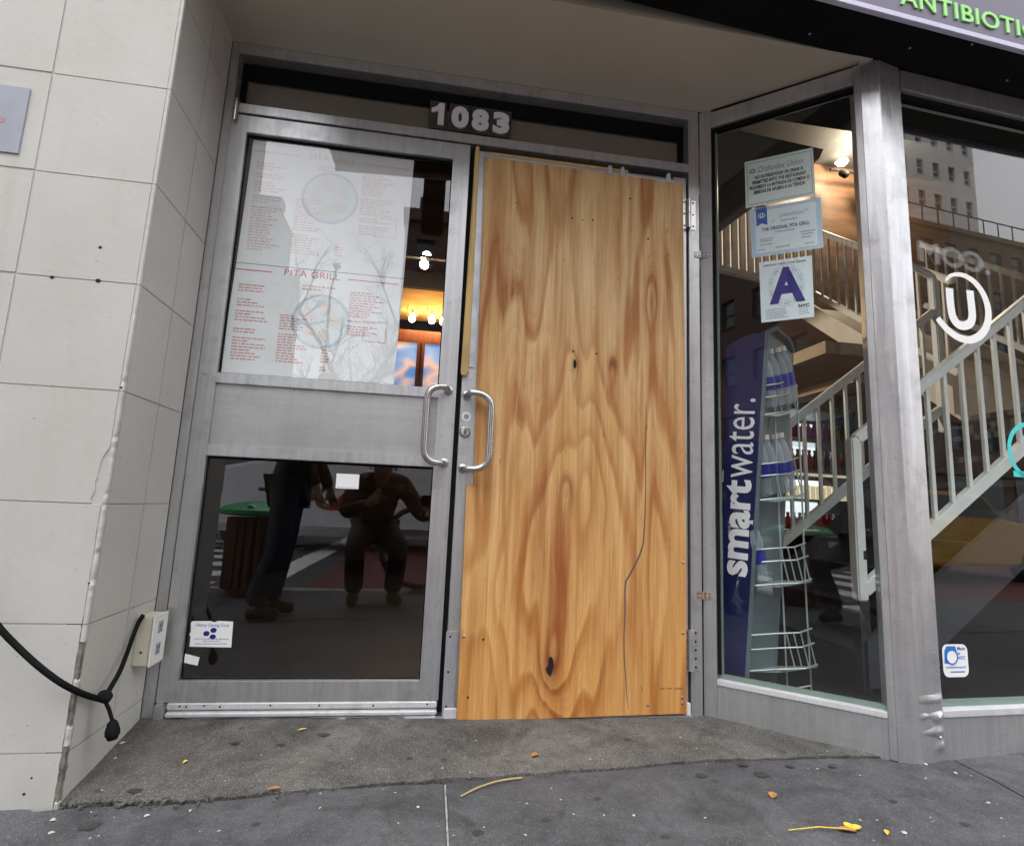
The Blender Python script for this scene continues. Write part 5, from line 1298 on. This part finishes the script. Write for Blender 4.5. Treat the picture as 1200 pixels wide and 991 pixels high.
MB().fbox(FV, -3.42, -3.2, .62, .82, -.4, .01).build('headlight', 'chrome', vn); MB().fbox(FV, -3.42, -3.2, .62, .82, -1.9, -1.55).build('headlight', 'chrome', vn)
for x in (-2.45, 3.1): wheelp(vn, (x, -8.72, .11), .36, (0, 1, 0)); wheelp(vn, (x, -10.4, .11), .36, (0, 1, 0))
tx = thing('taxi', (12.2, -7, -.25), 'yellow taxi cab standing down the street, seen in the lower right window glass', 'car')
FX = Frame((0, -6.1, 0), (1, 0, 0), (0, 1, 0))
car_body(FX, [(9.0, .02), (13.4, .02), (13.45, .55), (13.1, .75), (12.0, .85), (11.55, 1.28), (10.2, 1.32), (9.5, .9), (9.0, .82)], 1.8, 'taxi_yellow', tx)
MB().prism(FX, [(9.85, .90), (10.3, 1.24), (11.45, 1.22), (11.85, .88)], -1.82, .02).build('side_windows', 'car_glass', tx)
MB().fbox(FX, 10.6, 11.0, 1.32, 1.48, -1.2, -.6).build('roof_sign', 'van_white', tx)
MB().fbox(FX, 13.36, 13.47, .45, .60, -.4, 0).build('headlight', 'chrome', tx)
for x in (9.9, 12.6): wheelp(tx, (x, -6.2, .06), .31, (0, 1, 0)); wheelp(tx, (x, -7.8, .06), .31, (0, 1, 0))

# kerbside furniture ------------------------------------------------------------
zb = g(-.6, -3.2)
bn = thing('litter_bin', (-.6, -3.2, zb), 'round brown litter bin with a domed green lid at the kerb', 'bin')
mb = MB()
for k in range(20):
    th = k*math.tau/20; c = Vector((-.6+.235*math.cos(th), -3.2+.235*math.sin(th), 0)); mb.bar((c.x, c.y, zb+.05), (c.x, c.y, zb+.66), .045, .03)
mb.lathe((-.6, -3.2, zb), [(0, .20), (.03, .22), (.64, .22), (.66, .20)], 20); mb.build('body', 'bin_brown', bn)
MB().lathe((-.6, -3.2, zb+.68), [(0, .30), (.02, .345), (.05, .345), (.09, .26), (.12, .12), (.13, .01)], 28).build('lid', 'bin_green', bn, smooth=True)
MB().ring(Frame((-.6, -3.2+.30, 0), (1, 0, 0), (0, 1, 0)), 0, zb+.735, .03, .045, -.2, .0, 16).build('emblem', 'letter_white', bn)
zh = g(.85, -3.2)
hp = thing('hoop_rack', (.85, -3.2, zh), 'round steel hoop bicycle rack at the kerb, reflected in the left door', 'bike rack')
MB().tube([Vector((.85+.36*math.cos(a), -3.2, zh+.42+.36*math.sin(a))) for a in [i*math.tau/40 for i in range(41)]], .026, 8, caps=False).build('hoop', 'bark', hp, smooth=True)
MB().tube([(.50, -3.2, zh+.42), (1.20, -3.2, zh+.42)], .022, 8).build('crossbar', 'bark', hp); MB().lathe((.85, -3.2, zh-.01), [(0, .09), (.012, .09), (.05, .03), (.07, .03)], 12).build('foot', 'bark', hp)
# bare street tree
tr_ = thing('street_tree', (-.75, -11, -.2), 'bare street tree with fine twigs by the far kerb, reflected over the menus', 'tree')
rt = random.Random(11); mb = MB(); tw_ = MB()
def branch(p, d, L, r_, lev):
    n = 4; P = [p]; dd = d.copy()
    for i in range(n): dd = (dd + Vector((rt.gauss(0, .12), rt.gauss(0, .12), rt.gauss(.04, .08)))).normalized(); P.append(P[-1]+dd*L/n)
    rs = [r_*(1-.5*i/n) for i in range(n+1)]; (mb if lev < 2 else tw_).tube(P, rs, 7 if lev < 2 else 4, caps=False)
    if lev < 5:
        for k in range(4 if lev else 6):
            q = P[rt.randint(1 if lev else 2, n)]; nd = (dd*.6 + Vector((rt.gauss(0, .7), rt.gauss(0, .5), rt.gauss(.25, .45)))).normalized(); branch(q, nd, L*rt.uniform(.5, .72), r_*.5, lev+1)
branch(Vector((-.75, -11, -.2)), Vector((0, 0, 1)), 3.6, .13, 0)
mb.build('trunk', 'bark', tr_, smooth=True); tw_.build('twigs', 'bark', tr_)
lp = thing('street_lamp', (-2.2, -13.4, -.12), 'thin dark street lamp pole across the road, reflected over the menus', 'street lamp')
MB().tube([(-2.2, -13.4, -.12), (-2.2, -13.4, 1), (-2.25, -13.4, 6.6)], [.08, .055, .035], 10).build('pole', 'bark', lp, smooth=True)
MB().tube([(-2.25, -13.4, 6.55), (-2.15, -13.2, 6.85), (-2.0, -12.7, 6.95)], .03, 8).build('arm', 'bark', lp); MB().lathe((-1.98, -12.6, 6.93), [(-.04, .08), (.02, .11), (.06, .05)], 12).build('lamp_head', 'bark', lp)
ts = thing('traffic_signal', (.9, -4.0, -.2), 'black traffic signal head on a pole at the kerb, reflected in the left door pane', 'traffic light')
MB().tube([(1.35, -4.0, -.2), (1.35, -4.0, 4.9)], .07, 10).build('pole', 'bark', ts, smooth=True)
MB().tube([(1.35, -4.0, 4.75), (.75, -4.2, 4.75)], .04, 8).build('arm', 'bark', ts)
MB().box(.60, .86, -4.3, -4.05, 3.95, 4.75).build('signal_head', 'black_paint', ts, bevel=.02)
for k in range(3): MB().lathe((.73, -4.05, 4.60-.25*k), [(-.02, .085), (.09, .09)], 14, axis=(0, 1, 0)).build('hood', 'black_paint', ts)

#==PEOPLE==
# ------------------------------------------------------------------ people (only their reflections are seen)
def skin_mesh(name, V, E, Rr, mat, parent, sub=2):
    me = bpy.data.meshes.new(name); off = root_loc(parent); me.from_pydata([tuple(Vector(v)-off) for v in V], E, [])
    o = bpy.data.objects.new(name, me); COL.objects.link(o)
    o.modifiers.new('s', 'SKIN'); lay = me.skin_vertices[0].data
    for i, r_ in enumerate(Rr): lay[i].radius = r_ if isinstance(r_, tuple) else (r_, r_)
    for i in range(len(V)): lay[i].use_root = (i == 0)
    sm = o.modifiers.new('d', 'SUBSURF'); sm.levels = sub; sm.render_levels = sub
    dg = bpy.context.evaluated_depsgraph_get(); m2 = bpy.data.meshes.new_from_object(o.evaluated_get(dg))
    bpy.data.objects.remove(o); bpy.data.meshes.remove(me)
    for p in m2.polygons: p.use_smooth = True
    return link(name, m2, mat, parent)
def person(label, base, heading, J, mats, cat='person'):
    """J: joints in the person's own axes (x right, y ahead, z up); heading turns them."""
    t = thing('person', base, label, cat); c, s_ = math.cos(heading), math.sin(heading); B = Vector(base)
    def W(p): return B + Vector((p[0]*c-p[1]*s_, p[0]*s_+p[1]*c, p[2]))
    top, trou, boot = mats
    g_ = J; V, E, Rr = [], [], []
    def add(p, r_, par=None):
        V.append(W(p)); Rr.append(r_)
        if par is not None: E.append((par, len(V)-1))
        return len(V)-1
    pel = add(g_['pelvis'], .11); ch = add(g_['chest'], .125, add(g_['waist'], .105, pel)); nk = add(g_['neck'], .052, ch)
    chin = add(g_['chin'], .062, nk); hd = add(g_['head'], .092, chin); add(g_['crown'], .065, hd)
    mid = lambda a, b, t_: [a[i]+(b[i]-a[i])*t_ for i in range(3)]
    for sd in ('l', 'r'):
        sh = add(g_['sh_'+sd], .055, ch); el = add(g_['el_'+sd], .040, sh); wr = add(g_['wr_'+sd], .028, el)
        hdn = g_['ha_'+sd]; pm = add(mid(g_['wr_'+sd], hdn, .55), .034, wr)
        ax = Vector(hdn)-Vector(g_['wr_'+sd]); ax = ax.normalized() if ax.length > 0 else Vector((0, 0, -1)); sdv = ax.orthogonal().normalized(); cur = ax.cross(sdv)
        for k in range(4):
            o1 = Vector(hdn)+sdv*(-.03+.02*k); L = (.055, .07, .066, .05)[k]
            a_ = add(o1, .0095, pm); b_ = add(o1+ax*L*.55+cur*.008, .0085, a_); add(o1+ax*L*.8+cur*.03, .0075, b_)
        th = add(Vector(mid(g_['wr_'+sd], hdn, .5))+sdv*.04, .012, pm); add(Vector(mid(g_['wr_'+sd], hdn, .9))+sdv*.055, .010, th)
        hp_ = add(g_['hi_'+sd], .085, pel); kn = add(g_['kn_'+sd], .058, hp_); an = add(g_['an_'+sd], .040, kn); add(g_['to_'+sd], .035, an)
    skin_mesh('body', V, E, Rr, 'skin', t)
    def cloth(name, chains, mat):
        V2, E2, R2, idx = [], [], [], {}
        for chn in chains:
            prev = None
            for key, r_ in chn:
                if key not in idx: idx[key] = len(V2); V2.append(W(g_[key] if isinstance(key, str) else key)); R2.append(r_)
                if prev is not None and (prev, idx[key]) not in E2: E2.append((prev, idx[key]))
                prev = idx[key]
        return skin_mesh(name, V2, E2, R2, mat, t)
    hem = tuple(g_['pelvis'][i] + (g_['pelvis'][i]-g_['waist'][i])*1.0 for i in range(3))
    cloth('jacket', [[(hem, .150), ('pelvis', .155), ('waist', .145), ('chest', .165), ('neck', .07)], [('chest', .165), ('sh_l', .085), ('el_l', .066), ('wr_l', .045)], [('chest', .165), ('sh_r', .085), ('el_r', .066), ('wr_r', .045)]], top)
    cloth('trousers', [[('pelvis', .135), ('hi_l', .108), ('kn_l', .082), ('an_l', .078)], [('pelvis', .135), ('hi_r', .108), ('kn_r', .082), ('an_r', .078)]], trou)
    for sd in ('l', 'r'):
        a_, b_ = Vector(g_['an_'+sd]), Vector(g_['to_'+sd]); hl = a_ + (a_-b_)*.25; hl.z = b_.z
        skin_mesh('shoe', [W(hl), W(a_.lerp(b_, .4)), W(b_)], [(0, 1), (1, 2)], [.048, .052, .042], boot, t)
    h_ = Vector(g_['head']); cr_ = Vector(g_['crown']); bk = Vector((0, -.035, 0))
    skin_mesh('hair', [W(h_+bk), W(h_.lerp(cr_, .6)+bk*.8), W(cr_+bk*.3+Vector((0, 0, .012)))], [(0, 1), (1, 2)], [.092, .098, .066], 'hair_dark', t)
    fw = Vector((0, 1, 0)); f0 = h_.lerp(Vector(g_['chin']), .35)
    mb = MB().add([W(f0+Vector((-.014, .088, -.015))), W(f0+Vector((.014, .088, -.015))), W(f0+Vector((0, .118, -.012))), W(f0+Vector((0, .088, .03)))], [(0, 1, 2), (0, 2, 3), (2, 1, 3), (1, 0, 3)]); mb.build('nose', 'skin', t, smooth=True)
    mb = MB()
    for sx in (-.033, .033): mb.lathe(W(f0+Vector((sx, .080, .035))), [(0, .010), (.008, .006)], 8, axis=(W((0, 1, 0))-W((0, 0, 0))))
    mb.build('eyes', 'hair_dark', t)
    MB().add([W(f0+Vector((-.026, .082, -.045))), W(f0+Vector((.026, .082, -.045))), W(f0+Vector((.024, .086, -.038))), W(f0+Vector((-.024, .086, -.038)))], [(0, 1, 2, 3)]).build('mouth', 'wood_red', t)
    mb = MB()
    for sx in (-.092, .092): mb.lathe(W(h_+Vector((sx, 0, -.02))), [(-.008, .016), (.008, .026)], 8, axis=(W((1, 0, 0))-W((0, 0, 0))))
    mb.build('ears', 'skin', t)
    return t
stand = dict(pelvis=(0, 0, .94), waist=(0, 0, 1.10), chest=(0, 0, 1.33), neck=(0, 0, 1.48), chin=(0, .02, 1.56), head=(0, .02, 1.65), crown=(0, .01, 1.73),
             sh_l=(-.19, 0, 1.41), el_l=(-.25, -.02, 1.13), wr_l=(-.25, .10, .90), ha_l=(-.25, .13, .81), sh_r=(.19, 0, 1.41), el_r=(.25, -.02, 1.13), wr_r=(.26, .10, .90), ha_r=(.26, .13, .81),
             hi_l=(-.09, 0, .88), kn_l=(-.10, .03, .48), an_l=(-.11, -.02, .08), to_l=(-.13, .16, .04), hi_r=(.09, 0, .88), kn_r=(.10, .06, .48), an_r=(.11, .02, .08), to_r=(.13, .20, .04))
lean = dict(stand)
for k_, dy in dict(pelvis=.20, waist=.27, chest=.38, neck=.46, chin=.52, head=.54, crown=.54, sh_l=.40, sh_r=.40, el_l=.40, el_r=.40, wr_l=.40, wr_r=.40, ha_l=.40, ha_r=.40, hi_l=.19, hi_r=.19, kn_l=.12, kn_r=.06).items():
    q_ = list(lean[k_]); q_[1] += dy*.62; lean[k_] = tuple(q_)
person('person leaning in dark jeans and black jacket, reflected in the left door', (-.20, -2.02, g(-.2, -2.02)), R(-90), lean, ('jacket_black', 'denim', 'boot'))
crouch = dict(pelvis=(0, -.28, .62), waist=(0, -.16, .76), chest=(0, .08, .92), neck=(0, .22, 1.00), chin=(0, .29, 1.02), head=(0, .31, 1.10), crown=(0, .28, 1.19),
              sh_l=(-.18, .14, .95), el_l=(-.26, .30, .72), wr_l=(-.10, .46, .80), ha_l=(-.04, .50, .86), sh_r=(.18, .14, .95), el_r=(.33, .20, .72), wr_r=(.37, .31, .73), ha_r=(.375, .37, .745),
              hi_l=(-.10, -.25, .58), kn_l=(-.16, .12, .46), an_l=(-.14, -.06, .08), to_l=(-.16, .12, .04), hi_r=(.10, -.25, .58), kn_r=(.18, .12, .46), an_r=(.16, -.06, .08), to_r=(.20, .12, .04))
person('person crouching in a brown jacket and dark trousers, reflected in the left door', (.50, -2.52, g(.5, -2.52)), R(-8), crouch, ('jacket_brown', 'trouser_dark', 'boot'))

cm = thing('camera_body', (.905, -2.135, .745), 'small black camera held low in the right hand of the crouching person', 'camera')
MB().box(.845, .965, -2.165, -2.118, .700, .785).build('body', 'black_rubber', cm, bevel=.006)
MB().lathe((.905, -2.118, .742), [(0, .034), (.024, .034), (.024, .028), (.012, .024)], 16, axis=(0, 1, 0)).build('lens', 'black_paint', cm, smooth=True)

# ------------------------------------------------------------------ pieces that came out of one loop become objects of their own
SPLIT = {'screw', 'rivet', 'hole', 'rule', 'seal', 'price_box', 'print_line', 'tape_tab', 'packets', 'socket', 'slot', 'hanger', 'eyes', 'ears', 'hinge_screw', 'hinge_plate', 'emblem', 'emblem_patch', 'border', 'roof_block', 'housing', 'upright_wire', 'glazing_bead', 'roof_railing', 'kick_strip'}
ONE = {'packets': 'packet', 'eyes': 'eye', 'ears': 'ear'}
for o in [o for o in bpy.data.objects if o.type == 'MESH' and o.name.split('.')[0] in SPLIT and o.data.users == 1]:
    bm = bmesh.new(); bm.from_mesh(o.data); left = set(bm.verts); isl = []
    while left:
        st_ = [left.pop()]; cur = set(st_)
        while st_:
            for e in st_.pop().link_edges:
                for v in e.verts:
                    if v in left: left.discard(v); cur.add(v); st_.append(v)
        isl.append(cur)
    base = o.name.split('.')[0]; nm_ = ONE.get(base, base)
    if 1 < len(isl) <= 40:
        for k, cur in enumerate(isl):
            me = bpy.data.meshes.new(nm_); ix = {v: i for i, v in enumerate(cur)}
            fs = [f for f in bm.faces if f.verts[0] in cur]
            me.from_pydata([v.co[:] for v in cur], [], [[ix[v] for v in f.verts] for f in fs])
            for p, f in zip(me.polygons, fs): p.use_smooth = f.smooth
            for m_ in o.data.materials: me.materials.append(m_)
            q = bpy.data.objects.new(nm_, me); COL.objects.link(q); q.parent = o.parent; q.location = o.location; q.rotation_euler = o.rotation_euler
        bm.free(); bpy.data.objects.remove(o)
    else: bm.free()
